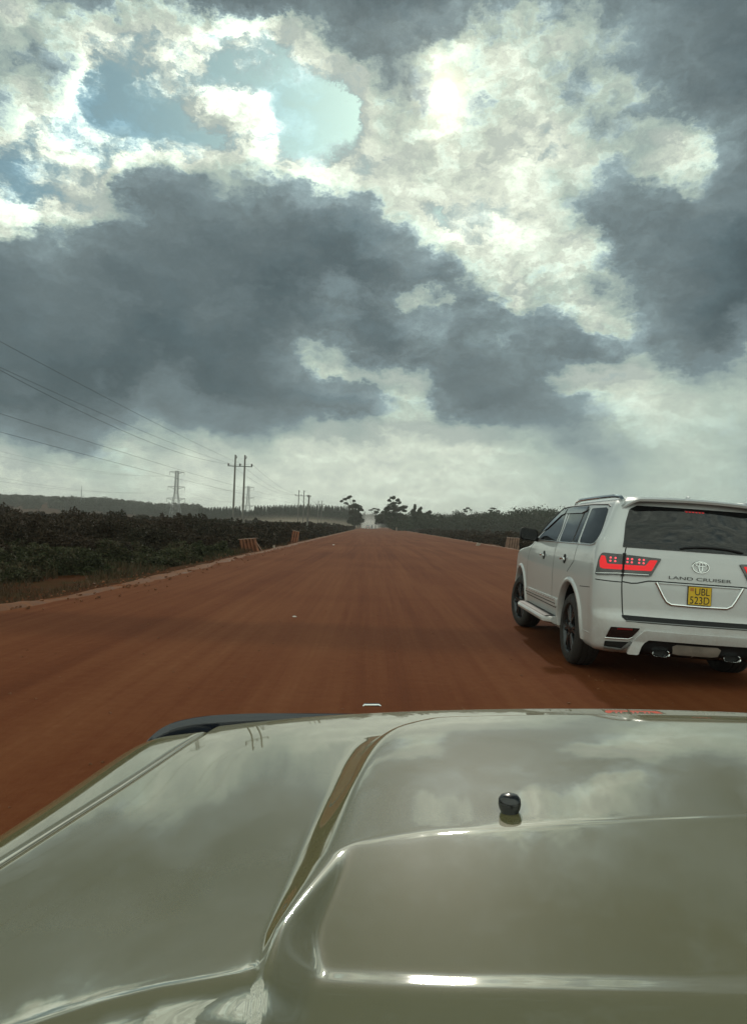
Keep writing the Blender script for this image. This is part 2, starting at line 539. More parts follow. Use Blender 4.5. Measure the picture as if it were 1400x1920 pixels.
M['ink'] = simple('plate_ink', (0.012, 0.012, 0.012), 0.5)
M['orange'] = simple('plate_flag', (0.45, 0.18, 0.02), 0.5)

def glass_mat():
    m, T, b = mat('tinted_glass')
    b.inputs['Base Color'].default_value = (0.006, 0.007, 0.008, 1)
    b.inputs['Roughness'].default_value = 0.04
    b.inputs['Specular IOR Level'].default_value = 0.5
    return m
M['glass'] = glass_mat()

def white_paint():
    m, T, b = mat('white_paint')
    tc = T.node('ShaderNodeTexCoord')
    s = T.node('ShaderNodeSeparateXYZ'); T.put(s.inputs[0], tc.outputs['Object'])
    n, _ = T.noise(tc.outputs['Object'], 4.0, 5, 0.65)
    n2, _ = T.noise(tc.outputs['Object'], 45.0, 4, 0.6)
    # road dust thrown up over the lower panels
    d = T.m('MULTIPLY', T.maprange(s.outputs[2], 0.95, 0.30, 0.0, 1.0), T.maprange(T.m('MULTIPLY_ADD', n2, 0.4, n), 0.45, 0.95, 0.04, 0.6))
    c = T.mix(d, (0.53, 0.55, 0.555, 1), (0.25, 0.15, 0.09, 1))
    T.put(b.inputs['Base Color'], c)
    T.put(b.inputs['Roughness'], T.m('MULTIPLY_ADD', d, 0.4, 0.38))
    T.put(b.inputs['Coat Weight'], T.m('SUBTRACT', 0.9, d))
    b.inputs['Coat Roughness'].default_value = 0.06
    return m
M['white'] = white_paint()

def road_mat():
    m, T, b = mat('laterite_road')
    tc = T.node('ShaderNodeTexCoord')
    P = tc.outputs['Object']
    st, _ = T.noise(T.vm('MULTIPLY', P, (1.1, 0.035, 1)), 1.0, 6, 0.6, 0.3)
    st2, _ = T.noise(T.vm('MULTIPLY', P, (6.5, 0.10, 1)), 1.0, 4, 0.6, 0.2)
    pa, _ = T.noise(P, 0.16, 5, 0.6, 0.4)
    fi, _ = T.noise(P, 9.0, 6, 0.7)
    gr, _ = T.noise(P, 70.0, 4, 0.7)
    a = T.m('ADD', T.m('MULTIPLY', st, 0.55), T.m('ADD', T.m('MULTIPLY', st2, 0.25), T.m('MULTIPLY', pa, 0.35)))
    a = T.m('ADD', a, T.m('MULTIPLY', T.m('SUBTRACT', fi, 0.5), 0.22))
    c = T.ramp(T.maprange(a, 0.36, 0.80, 0, 1), [(0.0, (0.080, 0.0215, 0.0072)), (0.4, (0.122, 0.036, 0.0125)), (0.7, (0.152, 0.052, 0.020)), (1.0, (0.200, 0.086, 0.040))])
    c = T.mix(T.maprange(gr, 0.58, 0.75, 0, 0.30), c, (0.19, 0.085, 0.048, 1))
    # darker band across the road, with a noise-bent outline
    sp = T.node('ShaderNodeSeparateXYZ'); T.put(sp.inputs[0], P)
    band_y = T.m('ADD', sp.outputs[1], T.m('MULTIPLY', T.m('SUBTRACT', pa, 0.5), 2.4))
    dark_band = T.m('MULTIPLY', T.maprange(band_y, 8.3, 9.2, 0, 1, 'SMOOTHSTEP'), T.maprange(band_y, 10.2, 11.0, 1, 0, 'SMOOTHSTEP'))
    c = T.vm('SCALE', c, scale=T.m('MULTIPLY_ADD', dark_band, -0.20, 1.0))
    T.put(b.inputs['Base Color'], c)
    b.inputs['Roughness'].default_value = 0.95
    b.inputs['Specular IOR Level'].default_value = 0.06
    bu = T.node('ShaderNodeBump')
    bu.inputs['Strength'].default_value = 0.5
    bu.inputs['Distance'].default_value = 0.03
    T.put(bu.inputs['Height'], T.m('ADD', T.m('MULTIPLY', fi, 0.6), T.m('ADD', T.m('MULTIPLY', gr, 0.3), T.m('MULTIPLY', st2, 0.7))))
    T.put(b.inputs['Normal'], bu.outputs[0])
    return m
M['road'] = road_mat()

def ground_mat():
    m, T, b = mat('ground')
    tc = T.node('ShaderNodeTexCoord')
    P = tc.outputs['Object']
    a, _ = T.noise(P, 0.35, 6, 0.65)
    f, _ = T.noise(P, 6.0, 6, 0.7)
    k = T.m('ADD', T.m('MULTIPLY', a, 0.7), T.m('MULTIPLY', f, 0.3))
    c = T.ramp(T.maprange(k, 0.36, 0.64, 0, 1), [(0, (0.045, 0.017, 0.008)), (0.45, (0.066, 0.024, 0.010)), (0.7, (0.050, 0.028, 0.012)), (1, (0.034, 0.030, 0.012))])
    T.put(b.inputs['Base Color'], c)
    b.inputs['Roughness'].default_value = 1.0
    b.inputs['Specular IOR Level'].default_value = 0.02
    bu = T.node('ShaderNodeBump'); bu.inputs['Strength'].default_value = 0.6; bu.inputs['Distance'].default_value = 0.06
    T.put(bu.inputs['Height'], f); T.put(b.inputs['Normal'], bu.outputs[0])
    return m
M['ground'] = ground_mat()
M['berm'] = simple('loose_laterite', (0.155, 0.066, 0.033), 0.95, var=0.35, scale=5, spec=0.1)

# ------------------------------------------------------------------ ground and road
RX0, RX1 = -5.35, 11.3                     # road edges
def edge_left(y):
    return RX0 - 0.9 * math.exp(-((y - 8.0) / 3.2) ** 2)
def ground_h(x, y):
    """terrain height (numpy)"""
    h = 0.10 * fbm2(x * 0.12, y * 0.12, 3, 4)
    # far rise on the left, wooded
    dl = np.clip((-x - 60) / 260, 0, 1) * np.clip((y - 420) / 330, 0, 1)
    h = h + dl * dl * (3 - 2 * dl) * 15.0
    dr = np.clip((y - 300) / 250, 0, 1) * np.clip((x - 40) / 160, 0, 1)
    h = h + dr * dr * (3 - 2 * dr) * 4.0
    # shallow fall beside the road on both sides
    off = np.maximum(RX0 - x, x - RX1)
    h = np.where(off > 0.15, h - 0.28 * np.clip(off / 1.8, 0, 1) + 0.03, -0.25)
    return h
def ghs(x, y):
    return float(ground_h(np.array([x], float), np.array([y], float))[0])

def ground_sheet():
    xs = np.concatenate([-np.geomspace(1500, 60, 40), np.linspace(-55, 60, 116), np.geomspace(65, 1500, 40)])
    ys = np.concatenate([np.linspace(-80, -5, 16), np.linspace(-4, 80, 85), np.geomspace(82, 2200, 90)])
    X, Y = np.meshgrid(xs, ys)
    Z = ground_h(X, Y)
    V = np.stack([X, Y, Z], -1).reshape(-1, 3)
    nx, ny = len(xs), len(ys)
    i = np.arange(ny - 1)[:, None] * nx + np.arange(nx - 1)[None]
    F = np.stack([i, i + 1, i + nx + 1, i + nx], -1).reshape(-1, 4)
    o = np_mesh('ground', V, F, M['ground'], smooth=True)
    tag(o, kind='structure')
    return o
ground_sheet()

def road_sheet():
    ys = np.concatenate([np.linspace(-40, 0, 12), np.linspace(0.5, 60, 180), np.geomspace(60.5, 560, 120)])
    n = 70
    V = []
    for y in ys:
        l = edge_left(y) + 0.22 * float(fbm2(np.array([y * 0.35]), np.array([1.0]), 11, 4)[0])
        r = RX1 + 0.35 * float(fbm2(np.array([y * 0.25]), np.array([9.0]), 12, 4)[0])
        t = np.linspace(0, 1, n)
        l -= 0.55; r += 0.55
        x = l + (r - l) * t
        z = 0.002 + 0.008 * (1 - (2 * t - 1) ** 2) + 0.008 * fbm2(x * 0.9, np.full(n, y * 0.06), 5, 4) + 0.004 * fbm2(x * 3.0, np.full(n, y * 0.9), 6, 3)
        e = np.minimum(t, 1 - t) * (r - l)
        z = z - 0.10 * np.clip(1 - e / 0.35, 0, 1)
        V.append(np.stack([x, np.full(n, y), z], -1))
    V = np.array(V).reshape(-1, 3)
    i = np.arange(len(ys) - 1)[:, None] * n + np.arange(n - 1)[None]
    F = np.stack([i, i + 1, i + n + 1, i + n], -1).reshape(-1, 4)
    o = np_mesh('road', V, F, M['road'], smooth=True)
    tag(o, kind='structure')
road_sheet()

def berm(side, name):
    """low windrow of loose laterite left along the road edge"""
    ys = np.concatenate([np.linspace(4, 60, 220), np.geomspace(60.5, 420, 140)])
    n = 11
    V = []
    for y in ys:
        q = float(fbm2(np.array([y * 0.5]), np.array([side * 3.0 + 20]), 21, 4)[0])
        c = (edge_left(y) if side < 0 else RX1) + 0.18 * q + side * 0.05
        w = 0.42 + 0.16 * float(fbm2(np.array([y * 0.8]), np.array([4.0 + side]), 22, 4)[0])
        h = 0.085 + 0.06 * float(fbm2(np.array([y * 1.1]), np.array([7.0 + side]), 23, 4)[0])
        t = np.linspace(-1, 1, n)
        z = h * np.exp(-(t * 1.7) ** 2) - 0.05 + 0.03 * fbm2(t * 2.0 + 9, np.full(n, y * 2.4), 24, 4)
        z[0] -= 0.22; z[-1] -= 0.10
        V.append(np.stack([c + t * w, np.full(n, y), z], -1))
    V = np.array(V).reshape(-1, 3)
    i = np.arange(len(ys) - 1)[:, None] * n + np.arange(n - 1)[None]
    F = np.stack([i, i + 1, i + n + 1, i + n], -1).reshape(-1, 4)
    tag(np_mesh(name, V, F, M['berm'], smooth=True), kind='structure')
berm(-1, 'road_edge')
berm(1, 'road_edge')

# ------------------------------------------------------------------ vegetation
RNG = np.random.default_rng(7)
def leaf_quads(C, size, rng=RNG, up=0.3, aspect=0.6):
    """C (n,3) centres; size scalar or (n,) -> V, F of small random quads"""
    n = len(C)
    size = np.broadcast_to(np.asarray(size, float), (n,))
    a = rng.normal(size=(n, 3)); a /= np.linalg.norm(a, axis=1, keepdims=True)
    b = rng.normal(size=(n, 3)); b[:, 2] += up
    b -= a * (a * b).sum(1, keepdims=True); b /= np.linalg.norm(b, axis=1, keepdims=True)
    s = size * rng.uniform(0.6, 1.35, n)
    u = a * s[:, None]; w = b * (s * aspect)[:, None]
    V = np.stack([C - u, C - 0.15 * u + w, C + u, C + 0.1 * u - w], 1).reshape(-1, 3)
    F = np.arange(n * 4).reshape(n, 4)
    return V, F

def dome_points(n, rng, r, h, low=0.0):
    """points through a bush: denser at the outside, ragged"""
    d = rng.normal(size=(n, 3)); d /= np.linalg.norm(d, axis=1, keepdims=True)
    d[:, 2] = np.abs(d[:, 2]) * (1 - low) + low * d[:, 2]
    k = rng.uniform(0.55, 1.0, n) ** 0.6
    lump = 1 + 0.22 * np.sin(d[:, 0] * 5.1 + r * 40) * np.sin(d[:, 1] * 4.3 + h * 31) + 0.12 * np.sin(d[:, 2] * 9 + r * 17)
    P = d * (k * lump)[:, None]
    return P * np.array([r, r, h])

def scrub_mass(name, spots, matl, label=None, k=0.0017, dens=1.0):
    """spots: (x, y, r, h)"""
    Vs = []; Fs = []; n0 = 0
    for (x, y, r, h) in spots:
        d = math.hypot(x, y)
        s = max(0.030, d * k)
        n = int(min(5200, max(40, dens * 2.2 * (r * h * 4.2 + r * r * 3) / (s * s))))
        P = dome_points(n, RNG, r, h) + np.array([x, y, ghs(x, y) - 0.05])
        V, F = leaf_quads(P, s)
        Vs.append(V); Fs.append(F + n0); n0 += len(V)
    o = np_mesh(name, np.concatenate(Vs), np.concatenate(Fs), matl)
    tag(o, kind='stuff')
    return o

def scrub_spots():
    sp = []; g = []
    rnd = random.Random(3)
    # left of the road: a wall of scrub two or three metres back from the edge
    for k in range(420):
        y = 9 + 250 * (k / 420) ** 1.7 + rnd.uniform(-0.6, 0.6)
        back = rnd.choice((0, 0, 1, 1, 2, 3, 4))
        front = -12.6 + 5.6 * min(1, max(0, (y - 16) / 26))
        x = front - back * rnd.uniform(1.2, 2.4) - rnd.uniform(0, 0.9) - 0.010 * y * back
        h = rnd.uniform(1.2, 1.75) if back else rnd.uniform(0.8, 1.3)
        sp.append((x, y, rnd.uniform(0.7, 1.25), h))
    for k in range(300):
        y = 15 + 330 * (k / 300) ** 1.3
        x = -14 - rnd.uniform(0, 1) ** 0.7 * (12 + y * 0.75)
        sp.append((x, y, rnd.uniform(1.1, 2.2), rnd.uniform(1.4, 2.1)))
    for k in range(70):
        y = rnd.uniform(20, 36)
        x = -7.0 - rnd.uniform(0, 5.2) - max(0, (27 - y)) * 0.25
        g.append((x, y, rnd.uniform(0.5, 0.9), rnd.uniform(0.45, 0.85)))
    for k in range(60):
        y = rnd.uniform(11, 20)
        g.append((-9.0 - rnd.uniform(0, 3.5), y, rnd.uniform(0.4, 0.7), rnd.uniform(0.35, 0.6)))
    # right of the road
    r = []
    for k in range(330):
        y = 36 + 300 * (k / 330) ** 1.5
        back = rnd.uniform(0, 1)
        x = 13.2 + back ** 1.5 * (6 + y * 0.16) + rnd.uniform(0, 0.8)
        r.append((x, y, rnd.uniform(0.7, 1.5), rnd.uniform(0.6, 1.35) + 0.3 * back))
    for k in range(40):
        r.append((13.6 + rnd.uniform(0, 7), rnd.uniform(14, 40), rnd.uniform(0.7, 1.2), rnd.uniform(0.8, 1.5)))
    return sp, g, r
_sp, _g, _r = scrub_spots()
scrub_mass('undergrowth', _sp, M['scrub'])
scrub_mass('undergrowth', _g, M['green_scrub'])
scrub_mass('undergrowth', _r, M['scrub'])

def grass_strip():
    n = 30000
    rng = np.random.default_rng(5)
    y = 7 + 60 * rng.uniform(0, 1, n) ** 1.7
    x = np.array([edge_left(v) for v in y]) - 0.7 - rng.uniform(0, 1, n) ** 0.8 * (4.0)
    keep = fbm2(x * 0.7, y * 0.45, 31, 3) > -0.15
    x, y = x[keep], y[keep]
    z = ground_h(x, y)
    h = rng.uniform(0.08, 0.30, len(x)) * np.clip(0.7 + fbm2(x * 0.5, y * 0.5, 33, 2), 0.3, 1.5)
    w = np.maximum(0.006, 0.0007 * y)
    a = rng.uniform(0, 2 * math.pi, len(x))
    lx, ly = np.cos(a), np.sin(a)
    tx = x + rng.normal(0, 0.35, len(x)) * h; ty = y + rng.normal(0, 0.35, len(x)) * h
    V = np.stack([np.stack([x - lx * w, y - ly * w, z - 0.02], -1), np.stack([x + lx * w, y + ly * w, z - 0.02], -1),
                  np.stack([tx + lx * w * 0.3, ty + ly * w * 0.3, z + h], -1), np.stack([tx - lx * w * 0.3, ty - ly * w * 0.3, z + h], -1)], 1).reshape(-1, 3)
    tag(np_mesh('grass', V, np.arange(len(x) * 4).reshape(-1, 4), M['grass']), kind='stuff')
grass_strip()

def forest(name, spots, matl, dens=1.0):
    """a far-off wood seen as one mass; spots: (x, y, height, width, shape)"""
    Vs = []; Fs = []; n0 = 0
    for (x, y, h, w, shp) in spots:
        d = math.hypot(x, y)
        s = d * 0.0012
        z0 = ghs(x, y)
        n = int(max(40, dens * 1.5 * h * w * 1.6 / (s * s)))
        n = min(n, 700)
        if shp == 'cone':
            s *= 0.62
            t = RNG.uniform(0, 1, n) ** 0.8
            a = RNG.uniform(0, 2 * math.pi, n)
            rr = (1 - t) ** 0.9 * w / 2 * RNG.uniform(0.5, 1, n) + 0.04
            P = np.stack([rr * np.cos(a), rr * np.sin(a), h * (0.05 + 0.95 * t)], -1)
        else:
            P = dome_points(n, RNG, w / 2, h * 0.55, 0.9)
            P[:, 2] += h * 0.47
        V, F = leaf_quads(P + np.array([x, y, z0]), s)
        Vs.append(V); Fs.append(F + n0); n0 += len(V)
    o = np_mesh(name, np.concatenate(Vs), np.concatenate(Fs), matl)
    tag(o, kind='stuff')

def forests():
    rnd = random.Random(11)
    # wooded rise on the far left: crowns follow the skyline of the photograph
    sky_l = [(-60, 934), (0, 931), (60, 936), (120, 931), (170, 931), (230, 937), (300, 944), (345, 944), (400, 947)]
    sp = []
    for k in range(330):
        px = -60 + 440 * rnd.random()
        y = rnd.uniform(560, 900)
        for (a, b), (c, d) in zip(sky_l, sky_l[1:]):
            if a <= px <= c: py = b + (d - b) * (px - a) / (c - a)
        p = at(px, py + rnd.uniform(-1, 8), y)
        g = ghs(p.x, p.y)
        h = max(5, p.z - g)
        sp.append((p.x, p.y, h, rnd.uniform(7, 13), 'dome'))
    forest('woodland', sp, M['far_leaf'])
    # dark plantation of conical trees in rows, tops nearly level
    sp = []
    for row in range(4):
        for k in range(52):
            px = 374 + 300 * (k + 0.5 * (row % 2) + rnd.uniform(-0.12, 0.12)) / 52
            y = 440 + 22 * row + rnd.uniform(-3, 3)
            py = 945.5 + 6.5 * abs(px - 560) / 180 + rnd.uniform(-0.7, 0.9) + (0, 1.5, 2.5, 4)[row]
            if 451 < px < 477: py += 7
            p = at(px, py, y)
            g = ghs(p.x, p.y)
            sp.append((p.x, p.y, max(5, p.z - g), rnd.uniform(3.0, 3.6), 'cone'))
    forest('plantation', sp, M['pine'], 2.2)
    # hazy wood closing the view behind the road end
    sp = []
    for k in range(60):
        p = at(630 + 140 * (k + rnd.random()) / 60, 963 + rnd.uniform(0, 9), rnd.uniform(640, 760))
        g = ghs(p.x, p.y)
        sp.append((p.x, p.y, max(5, p.z - g), rnd.uniform(8, 13), 'dome'))
    forest('woodland', sp, M['far_leaf'])
    # wood beyond the scrub on the right
    sky_r = [(745, 966), (820, 963), (880, 962), (930, 961), (960, 957), (1000, 953), (1040, 954), (1200, 953), (1500, 958)]
    sp = []
    for k in range(330):
        px = 745 + 760 * (k + rnd.random()) / 330
        y = rnd.uniform(240, 350)
        for (a, b), (c, d) in zip(sky_r, sky_r[1:]):
            if a <= px <= c: py = b + (d - b) * (px - a) / (c - a)
        p = at(px, py + rnd.choice((0, 3, 8, 14)) + rnd.uniform(-2, 2), y)
        g = ghs(p.x, p.y)
        sp.append((p.x, p.y, max(4, p.z - g), rnd.uniform(6, 11), 'dome'))
    forest('woodland', sp, M['far_leaf'])
forests()

def tree(name, px, py, d, clumps, label, base_x=None, trunk_r=0.28, group=None, lm='leaf', leaf=0.34, fill=1.0):
    """clumps: (dx px, y px, rx m, rz m) of foliage seen in the photograph; trunk from the ground up, limbs to each clump"""
    base = at(base_x or px, 985, d); gz = ghs(base.x, base.y)
    root = tag(empty(name, (base.x, base.y, gz)), label, 'tree', group)
    B = Vector((base.x, base.y, gz))
    tb = MB(); Vs = []; Fs = []; n0 = 0
    tops = []
    rnd = random.Random(int(px * 7))
    for (dx, cy, rx, rz) in clumps:
        c = at(px + dx, cy, d + rnd.uniform(-1.6, 1.6)) - B
        tops.append((c, rx, rz))
    H = max(c.z for c, _, _ in tops)
    cx = sum(c.x for c, _, _ in tops) / len(tops)
    fork = Vector((cx * 0.5, 0, H * 0.42))
    tb.tube([(0, 0, -0.3), (cx * 0.15, 0.05, H * 0.2), fork, (cx * 0.8, 0, H * 0.7)], [trunk_r, trunk_r * 0.8, trunk_r * 0.6, trunk_r * 0.3], 8)
    for c, rx, rz in tops:
        st = fork + Vector((0, 0, max(0, (c.z - fork.z)) * 0.25))
        tb.tube([st, (st + c) / 2 + Vector((0, 0, -0.15 * rx)), c + Vector((0, 0, rz * 0.4))], [trunk_r * 0.45, trunk_r * 0.3, trunk_r * 0.1], 6)
        n = int(fill * 11.0 * rx * rz / (leaf * leaf) * 2.4)
        # several smaller tufts make up each clump, so that sky shows between them
        k = max(3, int(rx * rz * 2.2))
        for j in range(k):
            q = np.array(rnd_unit(rnd)) * np.array([rx, rx, rz]) * rnd.uniform(0.35, 0.9)
            P = dome_points(max(14, n // k), RNG, rx * 0.58, rz * 0.55, 0.8) + q + np.array(c)
            V, F = leaf_quads(P, leaf * 0.8)
            Vs.append(V); Fs.append(F + n0); n0 += len(V)
    tb.build('trunk', M['bark'], root, fix=True)
    np_mesh('crown', np.concatenate(Vs), np.concatenate(Fs), M[lm], root)
    return root
def rnd_unit(rnd):
    while True:
        v = [rnd.uniform(-1, 1) for _ in range(3)]
        if 0.05 < sum(a * a for a in v) < 1: return v

GT = 'single trees beside the far end of the road'
tree('tree', 657, 0, 285, [(-17, 941, .9, .8), (-10, 936, 1.1, .9), (-2, 934, 1.2, 1.0), (5, 940, 1.0, .8), (-8, 944, 1.0, .6), (0, 950, 1.6, 1.1),
      (9, 949, 1.9, 1.5), (17, 955, 1.7, 1.3), (8, 960, 2.2, 1.6), (18, 966, 1.6, 1.6), (2, 962, 1.8, 1.5), (10, 972, 2.2, 1.8), (0, 975, 2.0, 1.6), (18, 976, 2.0, 1.6), (8, 981, 2.4, 1.3)],
     'tall tree left of the far road end, open crown lifted above a dense lower one', 664, group=GT)
tree('tree', 738, 0, 280, [(-8, 938, 1.0, .8), (-1, 933, 1.4, .9), (6, 937, 1.3, .9), (11, 943, .9, .7), (2, 944, 1.5, .8), (-11, 955, 1.9, 1.3), (-3, 951, 2.2, 1.5),
      (7, 956, 2.3, 1.5), (17, 952, 1.6, 1.2), (21, 957, 1.1, .9), (-18, 960, 1.7, 1.2), (-24, 966, 1.8, 1.3), (-8, 966, 2.6, 1.8), (8, 968, 2.4, 1.6), (18, 970, 2.0, 1.5), (-20, 975, 2.6, 1.8), (-28, 978, 1.8, 1.4), (-10, 978, 2.4, 1.6), (2, 978, 2.2, 1.6), (14, 980, 2.4, 1.4), (24, 979, 2.0, 1.4)],
     'tallest broad tree right of the road end, round tuft standing above its wide crown', 737, group=GT, trunk_r=0.4)
tree('tree', 702, 0, 300, [(-8, 956, 1.0, .4), (0, 954, 1.4, .4), (8, 956, 1.0, .4), (2, 961, 1.6, .7), (6, 970, 2.0, 1.6)],
     'low flat-topped tree just left of the tallest broad tree', 704, group=GT, trunk_r=0.2)
tree('tree', 783, 0, 280, [(-6, 952, .9, 1.4), (-7, 962, 1.3, 1.8), (4, 955, .9, 1.3), (5, 964, 1.3, 1.8), (-2, 972, 2.0, 1.9), (-6, 980, 1.8, 1.5), (6, 980, 1.8, 1.5)],
     'dark conical tree with twin pointed tops right of the tallest broad tree', 784, group=GT, fill=1.6)
tree('tree', 803, 0, 285, [(0, 959, 1.1, 1.2), (-2, 966, 1.5, 1.5), (3, 974, 1.8, 1.6), (-4, 980, 1.6, 1.3)],
     'small dark pointed tree between the twin-topped tree and the wood', 803, group=GT, fill=1.5)
tree('tree', 874, 0, 290, [(-5, 955, 1.0, .35), (2, 953, 1.3, .4), (8, 956, .9, .3), (1, 959, 1.3, .5)],
     'slim bare-stemmed tree with a small flat crown in front of the right-hand wood', 871, group=GT, trunk_r=0.2)
tree('tree', 834, 0, 270, [(0, 975, 1.3, 1.0), (-3, 981, 1.4, 1.0), (4, 982, 1.3, 1.0)],
     'small round tree near the pale house roof', 834, group=GT, trunk_r=0.15)
tree('tree', 925, 0, 320, [(-7, 957, 1.5, .5), (2, 954, 1.8, .5), (9, 958, 1.3, .5), (0, 963, 2.2, .9)],
     'umbrella-shaped tree standing out of the right-hand wood', 925, group=GT, trunk_r=0.2)

# ------------------------------------------------------------------ power lines
GP = 'twin-pole power line structures along the road'
GL = 'power line conductors along the road'
H_PTS = []
def h_frame(pxl, pxr, ytop, height, label):
    ym = 985 + (pxl - 700) * math.tan(ROLL)
    d = FPX * (height - CAM_H) / (ym - ytop)
    a = at(pxl, ytop, d); b = at(pxr, ytop, d)
    cx = (a.x + b.x) / 2; w = (b.x - a.x) / 2
    gz = ghs(cx, d)
    root = tag(empty('utility_pole', (cx, d, gz)), label, 'utility pole', GP)
    H = height - gz
    for s in (-1, 1):
        MB().tube([(s * w, 0, -0.5), (s * w, 0, H * 0.5), (s * w, 0, H)], [0.17, 0.145, 0.115], 10).build('pole', M['pole'], root)
        MB().tube([(s * w + 0.15, 0, H - 0.55), (s * w + 0.22, 0, H - 0.4), (s * w + 0.22, 0, H - 0.15)], [0.05, 0.06, 0.04], 6).build('earth_bracket', M['insul'], root)
    MB().box((0, 0.16, H - 1.72), (2 * w + 2.3, 0.12, 0.14)).build('crossarm', M['steel'], root, smooth=0)
    out = []
    for x in (-w - 1.05, 0, w + 1.05):
        m = MB().lathe([(0.03, 0), (0.14, 0.03), (0.07, 0.10), (0.17, 0.14), (0.08, 0.22), (0.15, 0.26), (0.04, 0.36)], 10)
        o = m.build('insulator', M['insul'], root); o.location = (x, 0.16, H - 1.65)
        out.append(Vector((cx + x, d + 0.16, gz + H - 1.3)))
    return d, cx, out
h1 = h_frame(441.5, 459.5, 852.5, 11.5, 'nearest grey twin-pole structure with crossarm and dark insulators above the scrub')
h2 = h_frame(560.5, 570, 919, 11.5, 'second twin-pole structure along the road, beside the short leaning pole')
h3 = h_frame(597, 603.5, 938.5, 11.5, 'third twin-pole structure along the road, in front of the plantation')
h4 = h_frame(640, 644.5, 953.5, 11.5, 'farthest twin-pole structure, low and dusty before the tall tree')

def wire(pts, label, sag=0.0, r=0.018, n=24, group=GL):
    m = MB()
    path = []
    for (a, b) in zip(pts, pts[1:]):
        a, b = Vector(a), Vector(b)
        for i in range(n + 1):
            if path and i == 0: continue
            t = i / n
            q = a.lerp(b, t); q.z -= sag * 4 * t * (1 - t)
            path.append(q)
    m.tube(path, r, 5)
    return tag(m.build('power_cable', M['wire'], None), label, 'cable', group)
h0 = [Vector((h1[2][k].x - 0.2 - 0.6 * k * 0, 4.0, h1[2][k].z + 1.3 + (0.0, 0.35, 0.15)[k])) for k in range(3)]
hn = ('left conductor', 'middle conductor', 'right conductor')
for k in range(3):
    wire([h0[k], h1[2][k]], 'dark %s sagging in from the upper left to the nearest twin-pole structure' % hn[k], (1.0, 0.55, 3.1)[k], 0.011)
    wire([h1[2][k], h2[2][k]], '%s between the nearest and second twin-pole structures' % hn[k], 1.6, 0.014)
    wire([h2[2][k], h3[2][k]], '%s between the second and third twin-pole structures' % hn[k], 1.6, 0.018)
    wire([h3[2][k], h4[2][k]], '%s between the third and farthest twin-pole structures' % hn[k], 1.6, 0.02)
# two lower cables that run past the nearest structure
for k, (ya, yb, lab) in enumerate(((762, 938, 'upper of the two low cables crossing behind the nearest twin-pole structure'), (797, 944, 'lower of the two low cables crossing behind the nearest twin-pole structure'))):
    a = at(-8, ya - 4, 46); b = at(556, yb, h2[0])
    a2 = a + (a - b) * 0.2
    wire([a2, b], lab, 0.9, 0.012)

def lean_pole():
    base = on_ground(574.5, 1004, -0.1); top = at(579.5, 928, base.y)
    gz = ghs(base.x, base.y)
    root = tag(empty('utility_pole', (base.x, base.y, gz)), 'short grey pole leaning to the right between the road edge and the scrub', 'utility pole')
    t = top - Vector((base.x, base.y, gz))
    MB().tube([(0, 0, -0.4), tuple(t * 0.5), tuple(t)], [0.13, 0.115, 0.09], 10).build('pole', M['pole'], root)
    MB().box(tuple(t + Vector((0, 0.1, -0.25))), (0.42, 0.08, 0.08)).build('crossarm', M['steel'], root, smooth=0)
    for s in (-1, 1):
        MB().lathe([(0.02, 0), (0.06, 0.02), (0.04, 0.07), (0.06, 0.1), (0.02, 0.15)], 8, 'Z', Matrix.Translation(t + Vector((s * 0.18, 0.1, -0.21)))).build('insulator', M['insul'], root)
    return top
lean_top = lean_pole()

